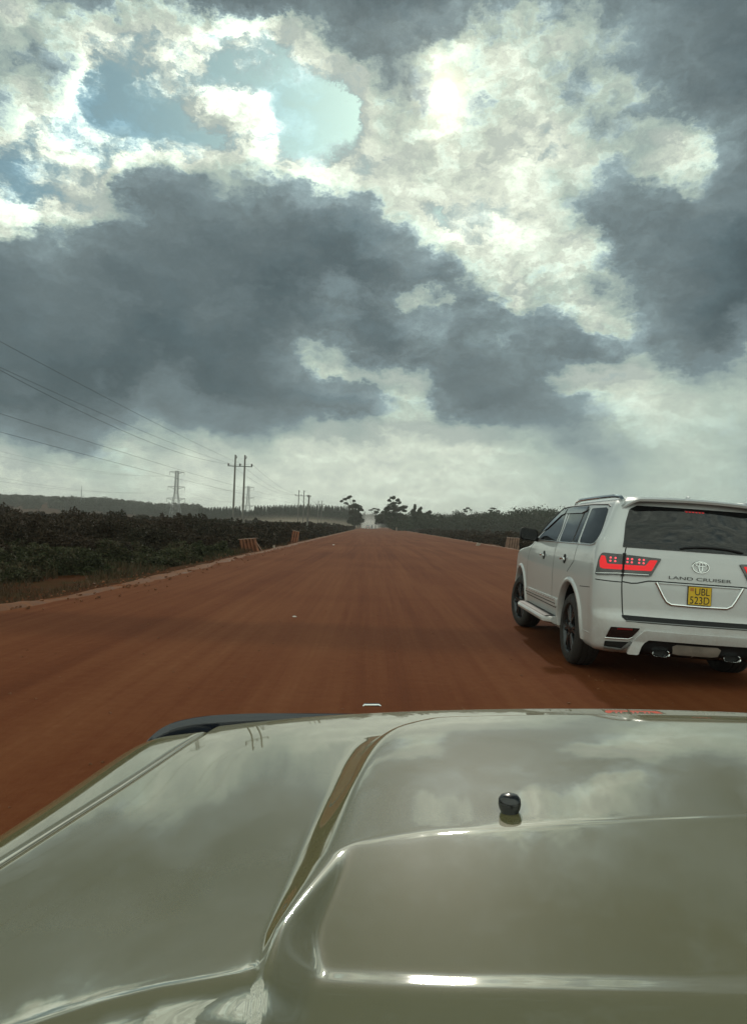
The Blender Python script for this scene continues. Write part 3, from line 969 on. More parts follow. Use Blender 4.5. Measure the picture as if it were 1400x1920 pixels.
def pylon(px, ytop, height, label):
    ym = 985 + (px - 700) * math.tan(ROLL)
    d = FPX * (height - CAM_H) / (ym - ytop)
    p = at(px, ytop, d)
    gz = min(ghs(p.x, d), 2.0)
    H = p.z - gz
    root = tag(empty('pylon', (p.x, d, gz)), label, 'pylon', 'lattice transmission towers left of the road')
    m = MB(); r = 0.17
    def hw(z):
        t = z / H
        return 4.2 * (1 - t / 0.55) + 1.25 * (t / 0.55) if t < 0.55 else 1.25 - 0.3 * (t - 0.55) / 0.45
    zs = [0, 0.16, 0.30, 0.42, 0.50, 0.57, 0.64, 0.70, 0.76, 0.82, 0.88, 0.94, 1.0]
    zs = [z * H for z in zs]
    for sx in (-1, 1):
        for sy in (-1, 1):
            m.tube([(sx * hw(z), sy * hw(z), z - (0.5 if z == 0 else 0)) for z in zs], r * 1.25, 4)
    for a, b in zip(zs, zs[1:]):
        wa, wb = hw(a), hw(b)
        for s in (-1, 1):
            m.tube([(-wa, s * wa, a), (wb, s * wb, b)], r * 0.6, 4); m.tube([(wa, s * wa, a), (-wb, s * wb, b)], r * 0.6, 4)
            m.tube([(s * wa, -wa, a), (s * wb, wb, b)], r * 0.6, 4); m.tube([(s * wa, wa, a), (s * wb, -wb, b)], r * 0.6, 4)
            m.tube([(-wb, s * wb, b), (wb, s * wb, b)], r * 0.6, 4); m.tube([(s * wb, -wb, b), (s * wb, wb, b)], r * 0.6, 4)
    m.build('lattice_tower', M['steel'], root, smooth=0)
    ends = []
    for zt, L in ((0.985, 5.6), (0.68, 6.4), (0.44, 7.0)):
        z = zt * H
        a = MB()
        for s in (-1, 1):
            w = hw(z)
            for sy in (-1, 1):
                a.tube([(s * w, sy * w, z), (s * L, 0, z - 0.1)], r, 4)
                a.tube([(s * w, sy * w, z - 1.9 if zt < 0.9 else z - 1.4), (s * L, 0, z - 0.25)], r, 4)
            for t in (0.33, 0.66):
                q = w + (L - w) * t
                a.tube([(s * q, 0, z - 0.05), (s * (w + (L - w) * (t - 0.3)), 0, z - 1.3 * (1 - t + 0.2))], r * 0.6, 4)
            e = MB().tube([(s * L, 0, z - 0.2), (s * L, 0, z - 3.0)], 0.13, 6)
            e.build('insulator_string', M['insul'], root)
            ends.append(Vector((p.x + s * L, d, gz + z - 3.0)))
            a.tube([(-w - .05, s * w, z), (w + .05, s * w, z)], r, 4)
        a.build('cross_arm', M['steel'], root, smooth=0)
    return ends
t1 = pylon(332, 883, 38, 'nearer lattice transmission tower rising from the wooded skyline')
t2 = pylon(466, 912, 38, 'farther lattice transmission tower seen between the twin poles')
nm = ('top left', 'top right', 'middle left', 'middle right', 'bottom left', 'bottom right')
for k in range(6):
    a = t1[k]; b = t2[k]; prev = a + (a - b).normalized() * 310
    wire([prev, a], 'faint %s transmission cable running in from the left to the nearer lattice tower' % nm[k], 7.5, 0.03, 24, 'transmission cables between the lattice towers')
    wire([a, b], 'faint %s transmission cable between the two lattice towers' % nm[k], 5.0, 0.035, 16, 'transmission cables between the lattice towers')
p = at(153.5, 911, 600)
_gz = ghs(p.x, 600)
_m = tag(empty('radio_mast', (p.x, 600, _gz)), 'thin faint mast standing on the wooded rise far to the left', 'mast')
MB().tube([(0, 0, 0), (0, 0, (p.z - _gz))], [0.35, 0.16], 6).build('mast', M['steel'], _m)
for _k in range(3):
    _a = 2.1 * _k
    MB().tube([(0, 0, (p.z - _gz) * 0.85), (6 * math.cos(_a), 6 * math.sin(_a), 0)], 0.03, 4).build('guy_wire', M['wire'], _m)

# ------------------------------------------------------------------ things beside the road
M['rust'] = simple('rusty_sheet', (0.27, 0.105, 0.055), 0.8, 0.0, var=0.45, scale=2.5)
M['pale_rust'] = simple('pale_painted_sheet', (0.30, 0.19, 0.14), 0.75, var=0.4, scale=3)
M['concrete'] = simple('pale_concrete', (0.30, 0.24, 0.19), 0.9, var=0.2, scale=6)
def corrugated(px, py, w, h, yaw, tilt, label, matl, ribs=5, group='corrugated road barriers'):
    b = on_ground(px, py, -0.08)
    gz = ghs(b.x, b.y)
    root = tag(empty('road_barrier', (b.x, b.y, gz - 0.04), (tilt[0], tilt[1], yaw)), label, 'barrier', group)
    n = ribs * 10
    m = MB()
    vs = []
    for j in range(9):
        z = h * j / 8
        for i in range(n + 1):
            t = i / n
            u = (t * ribs) % 1
            c = 0.085 * (min(1, max(-1, 3.0 * math.sin(2 * math.pi * u))))
            taper = 1 - 0.10 * j / 8
            vs.append(((t - 0.5) * w * taper, c + 0.14 * (1 - j / 8), z))
    k = n + 1
    fs = [(j * k + i, j * k + i + 1, (j + 1) * k + i + 1, (j + 1) * k + i) for j in range(8) for i in range(n)]
    nv = len(vs)
    vs += [(x, y + 0.03, z) for (x, y, z) in vs]
    fs += [tuple(nv + q for q in reversed(f)) for f in fs]
    edge = [i for i in range(n + 1)] + [j * k + n for j in range(1, 9)] + [8 * k + i for i in range(n - 1, -1, -1)] + [j * k for j in range(7, 0, -1)]
    for a, b2 in zip(edge, edge[1:] + edge[:1]):
        fs.append((a, nv + a, nv + b2, b2))
    m.add(vs, fs).build('ribbed_sheet', matl, root, smooth=30)
    MB().box((0, 0.02, h + 0.012), (w * 0.94, 0.17, 0.03)).build('top_rail', M['pale_rust'], root, smooth=0)
    MB().tube([(w * 0.44, 0.05, h * 0.75), (w * 0.62, 0.25, 0.0)], 0.022, 6).build('prop', M['pale_rust'], root)
    return root
corrugated(466, 1034, 1.12, 0.72, R(-24), (R(4), R(-6), 0), 'rusty ribbed barrier sheet on the left road edge, nearest and widest of these', M['rust'])
corrugated(549, 1018, 0.62, 0.98, R(-15), (R(-8), R(10), 0), 'narrow rusty barrier sheet leaning over beside the short leaning pole', M['rust'], 3)
corrugated(960, 1029, 1.25, 1.0, R(15), (R(3), R(2), 0), 'pale ribbed barrier in front of the scrub beside the white car', M['pale_rust'], 5)

def block(px, py, s, label, tilt=(0, 0, 0), name='concrete_marker', cat='marker'):
    b = on_ground(px, py, -0.05)
    root = tag(empty(name, (b.x, b.y, ghs(b.x, b.y) - 0.03), tilt), label, cat)
    m = MB()
    w, dp, h = s
    m.add([(-w, -dp, 0), (w, -dp, 0), (w, dp, 0), (-w, dp, 0), (-w * 0.8, -dp * 0.8, h * 0.92), (w * 0.8, -dp * 0.8, h), (w * 0.8, dp * 0.8, h), (-w * 0.8, dp * 0.8, h * 0.92)],
          [(0, 3, 2, 1), (4, 5, 6, 7), (0, 1, 5, 4), (1, 2, 6, 5), (2, 3, 7, 6), (3, 0, 4, 7)])
    m.build('post', M['concrete'], root, smooth=0)
    return root
block(893, 1024, (0.17, 0.12, 0.60), 'pale slab leaning to the right on the right road edge', (0, R(24), R(10)))
block(743, 996, (0.14, 0.14, 1.5), 'slim pale post far off on the right road edge')
block(514, 1030, (0.06, 0.05, 0.24), 'small pale stump on the left verge beyond the nearest barrier', (0, R(-8), 0))

def stones():
    rnd = random.Random(4)
    pts = [(552, 1157, 0.020, 'white litter'), (625, 1022, 0.045, 'white litter')]
    for k, (px, py, r, q) in enumerate(pts):
        b = on_ground(px, py, 0.01)
        m = MB().ball((0, 0, r * 0.5), (r * 1.6, r, r * 0.6), 9, 6)
        m.v = [(x * rnd.uniform(0.8, 1.2), y * rnd.uniform(0.8, 1.2), z) for x, y, z in m.v]
        o = m.build('litter', M['paper'], None, smooth=0)
        o.location = (b.x, b.y, 0.006)
        tag(o, ('crumpled white scrap lying on the road nearer the bonnet', 'tiny white scrap lying far up the road left of centre')[k], 'litter')
    # loose clods along the edges: one countless scatter
    m = MB()
    for k in range(700):
        y = 7 + 50 * rnd.random() ** 1.6
        side = rnd.random()
        x = edge_left(y) + rnd.gauss(0, 0.45) if side < 0.7 else RX1 + rnd.gauss(0, 0.6)
        r = rnd.uniform(0.008, 0.024)
        M3 = Matrix.Rotation(rnd.uniform(0, 6), 3, 'Z') @ Matrix.Rotation(rnd.uniform(-0.5, 0.5), 3, 'X')
        vs = [M3 @ Vector((sx * r * rnd.uniform(0.6, 1.3), sy * r * rnd.uniform(0.6, 1.3), sz * r * rnd.uniform(0.5, 0.9))) for sz in (-1, 1) for sy in (-1, 1) for sx in (-1, 1)]
        z = 0.03 if side < 0.7 else 0.0
        m.add([q + Vector((x, y, z)) for q in vs], [(0, 2, 3, 1), (4, 5, 7, 6), (0, 1, 5, 4), (2, 6, 7, 3), (0, 4, 6, 2), (1, 3, 7, 5)])
    for k in range(700):
        y = 3.0 + 30 * rnd.random() ** 1.5
        x = rnd.uniform(-4.9, 10.5)
        r = rnd.uniform(0.004, 0.011)
        M3 = Matrix.Rotation(rnd.uniform(0, 6), 3, 'Z') @ Matrix.Rotation(rnd.uniform(-0.5, 0.5), 3, 'X')
        vs = [M3 @ Vector((sx * r * rnd.uniform(0.6, 1.3), sy * r * rnd.uniform(0.6, 1.3), sz * r * rnd.uniform(0.5, 0.9))) for sz in (-1, 1) for sy in (-1, 1) for sx in (-1, 1)]
        t = (x - RX0) / (RX1 - RX0)
        m.add([q + Vector((x, y, 0.004 + 0.008 * (1 - (2 * t - 1) ** 2))) for q in vs], [(0, 2, 3, 1), (4, 5, 7, 6), (0, 1, 5, 4), (2, 6, 7, 3), (0, 4, 6, 2), (1, 3, 7, 5)])
    tag(m.build('rubble', M['berm'], None, smooth=0), kind='stuff')
M['paper'] = simple('white_paper', (0.7, 0.68, 0.64), 0.8)
stones()

def house():
    p = on_ground(816, 0, 0) if False else at(816, 984, 350)
    gz = ghs(p.x, 350)
    root = tag(empty('house', (p.x, 350, gz), (0, 0, R(8))), 'small house with a pale roof far off below the right-hand trees', 'house')
    MB().box((0, 0, 1.25), (4.4, 3.4, 2.5)).build('wall', M['concrete'], root, smooth=0)
    m = MB().add([(-2.7, -2.2, 2.4), (2.7, -2.2, 2.4), (2.7, 2.2, 2.4), (-2.7, 2.2, 2.4), (-2.7, 0, 3.3), (2.7, 0, 3.3)],
                 [(0, 1, 5, 4), (2, 3, 4, 5), (0, 4, 3), (1, 2, 5), (0, 3, 2, 1)])
    m.build('roof', M['paper'], root, smooth=0)
    MB().box((0.5, -1.71, 1.0), (0.9, 0.06, 2.0)).build('door', M['bark'], root, smooth=0)
house()

# ------------------------------------------------------------------ people and traffic at the far end
def skin_figure(name, joints, edges, root_i, matl, parent):
    me = bpy.data.meshes.new(name)
    me.from_pydata([j[:3] for j in joints], edges, [])
    o = bpy.data.objects.new(name, me)
    SC.collection.objects.link(o)
    sk = o.modifiers.new('skin', 'SKIN')
    sk.use_smooth_shade = True
    o.modifiers.new('sub', 'SUBSURF').levels = 1
    if not me.skin_vertices:
        bpy.context.view_layer.update()
    for i, j in enumerate(joints):
        d = me.skin_vertices[0].data[i]
        d.radius = (j[3], j[3])
        d.use_root = (i == root_i)
    dg = bpy.context.evaluated_depsgraph_get()
    new = bpy.data.meshes.new_from_object(o.evaluated_get(dg))
    o.modifiers.clear()
    o.data = new
    new.materials.clear(); new.materials.append(matl)
    o.parent = parent
    return o
M['skin'] = simple('skin', (0.06, 0.035, 0.024), 0.6)
M['cloth_a'] = simple('dark_cloth', (0.05, 0.05, 0.06), 0.9)
M['cloth_b'] = simple('brown_cloth', (0.10, 0.05, 0.04), 0.9)
M['cloth_c'] = simple('grey_cloth', (0.09, 0.09, 0.085), 0.9)
def person(px, d, ph, cloth, label, seat=False, loc=None):
    p = loc if loc is not None else at(px, 985, d)
    z = 0.01 if loc is None else p.z
    root = tag(empty('person', (p.x, p.y, z), (0, 0, ph[2] if len(ph) > 2 else 0)), label, 'person', None if seat else 'people walking on the road')
    if not seat:
        f, b = ph[0], ph[1]
        J = [(0, 0, .93, .13), (0, .02, 1.15, .125), (0, .02, 1.36, .14), (0, .03, 1.48, .06), (0, .05, 1.60, .10), (0, .05, 1.70, .09),
             (-.10, f * .5, .50, .075), (-.10, f, .08, .05), (-.10, f + .14, .04, .045), (.10, b * .5, .50, .075), (.10, b, .08, .05), (.10, b + .14, .04, .045),
             (-.21, .02, 1.38, .055), (-.25, b * .4, 1.12, .045), (-.24, b * .7, .88, .04), (.21, .02, 1.38, .055), (.25, f * .4, 1.12, .045), (.24, f * .7, .88, .04)]
    else:
        J = [(0, -.15, .78, .14), (0, -.10, 1.0, .13), (0, -.05, 1.24, .15), (0, -.02, 1.36, .06), (0, 0, 1.48, .11), (0, 0, 1.58, .10),
             (-.2, .25, .72, .08), (-.2, .2, .36, .06), (-.2, .34, .32, .05), (.2, .25, .72, .08), (.2, .2, .36, .06), (.2, .34, .32, .05),
             (-.22, -.04, 1.26, .06), (-.32, .15, 1.05, .05), (-.30, .42, 1.0, .045), (.22, -.04, 1.26, .06), (.32, .15, 1.05, .05), (.30, .42, 1.0, .045)]
    E = [(0, 1), (1, 2), (2, 3), (3, 4), (4, 5), (0, 6), (6, 7), (7, 8), (0, 9), (9, 10), (10, 11), (2, 12), (12, 13), (13, 14), (2, 15), (15, 16), (16, 17)]
    body = skin_figure('body', J, E, 0, cloth, root)
    MB().ball((0, J[5][1], J[5][2] + 0.02), (0.105, 0.115, 0.11), 10, 8).build('hair', M['black'], root)
    return root
person(665.5, 285, (.24, -.24), M['cloth_a'], 'leftmost of three people walking, in dark clothes, on the far left of the road')
person(671.5, 300, (-.2, .22), M['cloth_c'], 'middle of three people walking far off, in grey clothes')
person(675.5, 306, (.2, -.22), M['cloth_b'], 'rightmost of three people walking far off, in brown clothes')

def motorbike(px, d):
    p = at(px, 985, d)
    root = tag(empty('motorcycle', (p.x, d, 0.01), (0, 0, math.pi)), 'small dark motorcycle coming along the road in front of the dust', 'motorcycle')
    for y in (-0.62, 0.62):
        w = MB().lathe([(0.20, -.05), (0.30, -.05), (0.31, 0), (0.30, .05), (0.20, .05)], 20, 'X', None, True).build('wheel', M['rubber'], root)
        w.location = (0, y, 0.31)
    MB().tube([(0, -.62, .31), (0, -.2, .5), (0, .25, .55), (0, .5, .85)], [.04, .12, .14, .05], 8).build('frame', M['black'], root)
    MB().ball((0, .15, .80), (.14, .26, .12)).build('fuel_tank', M['red_dim'], root)
    MB().ball((0, -.3, .78), (.13, .38, .07)).build('seat', M['black'], root)
    MB().tube([(-.36, .38, 1.0), (0, .5, .98), (.36, .38, 1.0)], .025, 6).build('handlebar', M['black'], root)
    MB().ball((0, .60, .88), (.10, .06, .10)).build('headlight', M['chrome'], root)
    MB().tube([(0, .5, .9), (0, .62, .31)], .035, 6).build('fork', M['chrome'], root)
    person(0, 0, (0, 0, math.pi), M['cloth_a'], 'rider in dark clothes seated on the small motorcycle', True, Vector((p.x, d, 0.03)))
motorbike(697, 275)

def far_car(px, d):
    p = at(px, 985, d)
    root = tag(empty('car', (p.x, d, 0.01)), 'tiny dusty white car driving away into the dust at the road end', 'car')
    prof = [(-2.0, .35), (-2.05, .75), (-1.95, .98), (-1.55, 1.45), (.35, 1.48), (1.0, 1.02), (1.95, .88), (2.05, .6), (2.0, .35)]
    m = MB(); k = len(prof)
    vs = [(x * (0.84 if z > 1.2 else 1), y, z) for x in (-.83, .83) for (y, z) in prof]
    m.add(vs, [(i, i + 1, k + i + 1, k + i) for i in range(k - 1)] + [(k - 1, 0, k, 2 * k - 1), tuple(range(k - 1, -1, -1)), tuple(range(k, 2 * k))])
    m.build('body', M['white'], root, smooth=25, fix=True)
    MB().add([(-.66, -1.94, 1.02), (.66, -1.94, 1.02), (.58, -1.60, 1.40), (-.58, -1.60, 1.40)], [(0, 1, 2, 3)]).build('rear_window', M['glass'], root, smooth=0)
    for s in (-1, 1):
        MB().box((s * .66, -2.06, .82), (.26, .06, .14)).build('tail_light', M['red_lit'], root, smooth=0)
        for y in (-1.25, 1.25):
            w = MB().lathe([(0.0, -.1), (0.29, -.1), (0.31, 0), (0.29, .1), (0.0, .1)], 18, 'X').build('wheel', M['rubber'], root)
            w.location = (s * .74, y, .31)
    return p
far_p = far_car(689.5, 310)
# ------------------------------------------------------------------ the white car's body surface
# own frame: x to the right, y forward from the rear bumper, z up
SUV_LOC = (3.19, 6.92)
SUV_YAW, SUV_ROLL = -R(1.15), R(2.0)
#      z     half   rear   front  rr    rf    bow
SUVZ = [
    (0.295, 0.900, 0.200, 4.88, 0.16, 0.40, 0.050),
    (0.335, 0.940, 0.090, 5.00, 0.17, 0.42, 0.060),
    (0.450, 0.965, 0.035, 5.08, 0.19, 0.44, 0.060),
    (0.560, 0.975, 0.000, 5.14, 0.20, 0.46, 0.060),
    (0.660, 0.978, 0.005, 5.14, 0.20, 0.46, 0.060),
    (0.700, 0.980, 0.040, 5.14, 0.20, 0.46, 0.060),
    (0.850, 0.986, 0.050, 5.14, 0.19, 0.46, 0.055),
    (1.000, 0.988, 0.055, 5.12, 0.18, 0.46, 0.050),
    (1.100, 0.986, 0.060, 5.08, 0.18, 0.46, 0.050),
    (1.160, 0.983, 0.065, 4.92, 0.18, 0.45, 0.050),
    (1.200, 0.980, 0.070, 4.62, 0.18, 0.42, 0.050),
    (1.240, 0.977, 0.075, 4.08, 0.18, 0.36, 0.050),
    (1.280, 0.972, 0.080, 3.80, 0.18, 0.32, 0.050),
    (1.360, 0.955, 0.095, 3.60, 0.18, 0.32, 0.050),
    (1.400, 0.940, 0.105, 3.52, 0.18, 0.32, 0.050),
    (1.500, 0.890, 0.150, 3.34, 0.18, 0.32, 0.050),
    (1.600, 0.840, 0.200, 3.15, 0.18, 0.32, 0.050),
    (1.693, 0.793, 0.255, 2.96, 0.18, 0.32, 0.050),
    (1.777, 0.750, 0.305, 2.76, 0.18, 0.32, 0.050),
    (1.823, 0.718, 0.340, 2.62, 0.18, 0.32, 0.050),
    (1.860, 0.670, 0.380, 2.42, 0.18, 0.32, 0.050),
    (1.884, 0.600, 0.430, 2.15, 0.17, 0.30, 0.050),
    (1.902, 0.480, 0.550, 1.90, 0.16, 0.28, 0.050),
    (1.914, 0.300, 0.750, 1.60, 0.12, 0.16, 0.040),
]
_SZ = np.array(SUVZ)

def suv_row(z):
    z = min(max(z, SUVZ[0][0]), SUVZ[-1][0])
    i = int(np.searchsorted(_SZ[:, 0], z, side='right') - 1)
    i = min(max(i, 0), len(SUVZ) - 2)
    t = (z - _SZ[i, 0]) / (_SZ[i + 1, 0] - _SZ[i, 0])
    # smooth (catmull-rom) between rows
    p0, p1, p2, p3 = _SZ[max(i - 1, 0)], _SZ[i], _SZ[i + 1], _SZ[min(i + 2, len(SUVZ) - 1)]
    h1, h2 = p1[0] - p0[0], p2[0] - p1[0]
    h3 = p3[0] - p2[0]
    m1 = (p2 - p0) / (p2[0] - p0[0]) if p2[0] > p0[0] else 0 * p1
    m2 = (p3 - p1) / (p3[0] - p1[0]) if p3[0] > p1[0] else 0 * p1
    s1, s2 = (p1 - p0) / max(h1, 1e-6), (p3 - p2) / max(h3, 1e-6)
    H = h2
    t2, t3 = t * t, t * t * t
    v = (2 * t3 - 3 * t2 + 1) * p1 + (t3 - 2 * t2 + t) * H * m1 + (-2 * t3 + 3 * t2) * p2 + (t3 - t2) * H * m2
    lo, hi = np.minimum(p1, p2), np.maximum(p1, p2)
    return np.minimum(np.maximum(v, lo), hi)

SEG_A, SEG_B = 0.80, 0.30

def suv_P(s, z):
    """point on the left half of the body: s 0..1 rear, 1..2 rear corner, 2..3 side, 3..4 front corner, 4..5 front"""
    _, hw, rear, front, rr, rf, bow = suv_row(z)
    ys, ye = rear + bow + rr, front - rf - 0.05
    if s <= 1:
        x = -(hw - rr) * s
        return (x, rear + bow * s * s, z)
    if s <= 2:
        a = (s - 1) * math.pi / 2
        return (-(hw - rr) - rr * math.sin(a), rear + bow + rr * (1 - math.cos(a)), z)
    if s <= 3:
        t = s - 2
        y = ys + (ye - ys) * t
        return (-side_hw(hw, y), y, z)
    if s <= 4:
        a = (s - 3) * math.pi / 2
        w = side_hw(hw, ye)
        return (-(w - rf) - rf * math.cos(a), ye + rf * math.sin(a), z)
    t = s - 4
    w = side_hw(hw, ye) - rf
    return (-w * (1 - t), ye + rf + 0.05 * (1 - (1 - t) ** 2), z)

def side_hw(hw, y):
    # slight barrel, then the flanks draw in towards the front
    d = max(0.0, y - 3.0) / 1.9
    e = max(0.0, 1.2 - y) / 1.2
    return hw * (1 - 0.055 * d * d - 0.018 * e * e)

def side_x(y, z):
    _, hw, rear, front, rr, rf, bow = suv_row(z)
    ys = rear + bow + rr
    if y < ys:
        q = min(1.0, (ys - y) / rr)
        return -(side_hw(hw, ys) - rr * (1 - math.sqrt(max(0, 1 - q * q))))
    return -side_hw(hw, y)

def rear_y(x, z):
    _, hw, rear, front, rr, rf, bow = suv_row(z)
    s = abs(x) / (hw - rr)
    if s <= 1:
        return rear + bow * s * s
    q = min(1.0, (abs(x) - (hw - rr)) / rr)
    return rear + bow + rr * (1 - math.sqrt(max(0, 1 - q * q)))

SUVM = Matrix.Translation((SUV_LOC[0], SUV_LOC[1], 0)) @ Matrix.Rotation(SUV_YAW, 4, 'Z') @ Matrix.Rotation(SUV_ROLL, 4, 'Y')

# ------------------------------------------------------------------ the white off-road car
CAR = tag(empty('suv'), 'white off-road estate car with red tail lamps lit and a yellow plate', 'car')
CAR.matrix_world = SUVM

def nrm(lift, a, b, e=0.004):
    p = Vector(lift(a, b))
    q = (Vector(lift(a + e, b)) - Vector(lift(a - e, b))).cross(Vector(lift(a, b + e)) - Vector(lift(a, b - e)))
    return p, q.normalized()
L_SIDE = lambda y, z: (side_x(y, z), y, z)
L_REAR = lambda x, z: (x, rear_y(x, z), z)
_A, _B = 0.984 - 0.18, 0.18 * math.pi / 2
def L_CORN(u, z):
    """u runs from the middle of the rear outwards to the left and round onto the flank"""
    _, hw, rear, front, rr, rf, bow = suv_row(z)
    if u <= _A: return suv_P(u / _A, z)
    if u <= _A + _B: return suv_P(1 + (u - _A) / _B, z)
    y = rear + bow + rr + (u - _A - _B)
    return (side_x(y, z), y, z)

def outward(lift, n, p):
    c = Vector((0, max(0.9, min(p.y, 4.0)), min(p.z, 1.2)))
    return n if n.dot(p - c) > 0 else -n

def fillet(pts, r, n=4):
    """round the corners of a closed outline"""
    out = []
    m = len(pts)
    for i in range(m):
        p0, p1, p2 = Vector(pts[i - 1]), Vector(pts[i]), Vector(pts[(i + 1) % m])
        a, b = p0 - p1, p2 - p1
        k = min(r, a.length * 0.45, b.length * 0.45)
        A, B = p1 + a.normalized() * k, p1 + b.normalized() * k
        for j in range(n + 1):
            t = j / n
            out.append(tuple((1 - t) ** 2 * A + 2 * t * (1 - t) * p1 + t * t * B))
    return out

def panel(name, pts, lift, off, matl, parent, thick=0.008, h=0.06, mirror=False, r=0.0, smooth=40):
    """a sheet that follows the body: outline in surface coordinates"""
    if r: pts = fillet(pts, r)
    bm = bmesh.new()
    vs = [bm.verts.new((p[0], p[1], 0)) for p in pts]
    bm.faces.new(vs)
    bmesh.ops.triangulate(bm, faces=bm.faces)
    for it in range(7):
        long = [e for e in bm.edges if e.calc_length() > h]
        if not long: break
        bmesh.ops.subdivide_edges(bm, edges=long, cuts=1)
        bmesh.ops.triangulate(bm, faces=[f for f in bm.faces if len(f.verts) > 3])
    bmesh.ops.beautify_fill(bm, faces=bm.faces, edges=bm.edges)
    pos = {}
    for v in bm.verts:
        p, n = nrm(lift, v.co.x, v.co.y)
        n = outward(lift, n, p)
        pos[v] = (p, n)
    inner = {}
    be = [e for e in bm.edges if e.is_boundary]
    for v in list(bm.verts):
        p, n = pos[v]
        v.co = p + n * off
    for e in be:
        for v in e.verts:
            if v not in inner:
                p, n = pos[v]
                inner[v] = bm.verts.new(p + n * (off - thick))
    for e in be:
        a, b = e.verts
        bm.faces.new((a, b, inner[b], inner[a]))
    bmesh.ops.recalc_face_normals(bm, faces=bm.faces)
    # outward check on a top face
    f = bm.faces[0] if hasattr(bm.faces, 'ensure_lookup_table') and (bm.faces.ensure_lookup_table() or True) else None
    c = Vector((0, max(0.9, min(f.calc_center_median().y, 4.0)), 1.0))
    if f.normal.dot(f.calc_center_median() - c) < 0:
        bmesh.ops.reverse_faces(bm, faces=bm.faces)
    if mirror:
        for v in bm.verts: v.co.x = -v.co.x
        bmesh.ops.reverse_faces(bm, faces=bm.faces)
    me = bpy.data.meshes.new(name)
    bm.to_mesh(me); bm.free()
    me.shade_smooth(); me.set_sharp_from_angle(angle=R(smooth))
    me.materials.append(matl)
    o = bpy.data.objects.new(name, me)
    SC.collection.objects.link(o)
    o.parent = parent
    return o

def strip(name, line, w, lift, off, matl, parent, mirror=False, closed=False, rnd=True, h=0.03, flat=False):
    """a moulding or a gap laid along the body"""
    pts = [Vector(p) for p in line]
    if closed: pts.append(pts[0])
    path = []
    for a, b in zip(pts, pts[1:]):
        k = max(1, int((b - a).length / h))
        for i in range(k): path.append(a.lerp(b, i / k))
    path.append(pts[-1])
    m = MB()
    P = []
    for q in path:
        p, n = nrm(lift, q.x, q.y)
        P.append((p, outward(lift, n, p)))
    vs = []; fs = []
    N = len(P)
    for i in range(N):
        p, n = P[i]
        t = (P[min(i + 1, N - 1)][0] - P[max(i - 1, 0)][0]).normalized()
        s = t.cross(n).normalized()
        prof = ((-w / 2, -0.004), (-w / 2, off * 0.7), (-w / 4, off), (w / 4, off), (w / 2, off * 0.7), (w / 2, -0.004)) if not flat else ((-w / 2, off), (w / 2, off))
        for (a, b) in prof:
            q = p + s * a + n * b
            vs.append((-q.x, q.y, q.z) if mirror else tuple(q))
    k = 2 if flat else 6
    for i in range(N - 1):
        for j in range(k - 1):
            f = (i * k + j, i * k + j + 1, (i + 1) * k + j + 1, (i + 1) * k + j)
            fs.append(f if mirror else f[::-1])
    if not flat:
        fs.append(tuple(range(k))); fs.append(tuple((N - 1) * k + j for j in range(k - 1, -1, -1)))
    return m.add(vs, fs).build(name, matl, parent, smooth=50)

def suv_body():
    zs = [0.295, 0.31, 0.335, 0.36, 0.39, 0.42] + list(np.arange(0.45, 1.12, 0.03)) + list(np.arange(1.12, 1.30, 0.012)) + list(np.arange(1.30, 1.78, 0.028)) + list(np.arange(1.78, SUVZ[-1][0], 0.010)) + [SUVZ[-1][0]]
    ss = list(np.linspace(0, 1, 10)[:-1]) + list(np.linspace(1, 2, 9)[:-1]) + list(np.linspace(2, 3, 44)[:-1]) + list(np.linspace(3, 4, 10)[:-1]) + list(np.linspace(4, 5, 8))
    V = []; rings = []
    for z in zs:
        half = [suv_P(s, z) for s in ss]
        ring = half + [(-x, y, q) for (x, y, q) in half[-2:0:-1]]
        rings.append(range(len(V), len(V) + len(ring)))
        V += ring
    F = []
    for a, b in zip(rings, rings[1:]):
        n = len(a)
        for i in range(n):
            j = (i + 1) % n
            F.append((a[i], b[i], b[j], a[j]))
    F.append(tuple(rings[0]))
    top = rings[-1]
    c = len(V); V.append((0, 1.15, SUVZ[-1][0] + 0.006))
    n = len(top)
    for i in range(n): F.append((top[i], c, top[(i + 1) % n]))
    m = MB().add(V, F)
    body = m.build('body', M['white'], CAR, smooth=40, fix=True)
    # wheel openings
    for yc in (WR, WF):
        cm = MB().lathe([(0.0, -1.3), (0.50, -1.3), (0.50, 1.3), (0.0, 1.3)], 48, 'X', Matrix.Translation((0, yc, 0.42)))
        cut = cm.build('cut', M['black'], None, smooth=0, fix=True)
        cut.matrix_world = SUVM
        b = body.modifiers.new('b', 'BOOLEAN'); b.operation = 'DIFFERENCE'; b.solver = 'EXACT'; b.object = cut
        bpy.context.view_layer.update()
        dg = bpy.context.evaluated_depsgraph_get()
        me = bpy.data.meshes.new_from_object(body.evaluated_get(dg))
        body.modifiers.clear(); body.data = me
        bpy.data.objects.remove(cut, do_unlink=True)
    body.data.name = 'body'
    body.data.materials.clear()
    body.data.materials.append(M['white']); body.data.materials.append(M['black'])
    for p in body.data.polygons:
        q = p.center; p.material_index = 0
        for yc in (WR, WF):
            r = math.hypot(q.y - yc, q.z - 0.42)
            if abs(r - 0.50) < 0.004 and abs(p.normal.x) < 0.3: p.material_index = 1
    body.data.shade_smooth(); body.data.set_sharp_from_angle(angle=R(40))
    return body
WR, WF = 1.17, 4.20
BODY = suv_body()

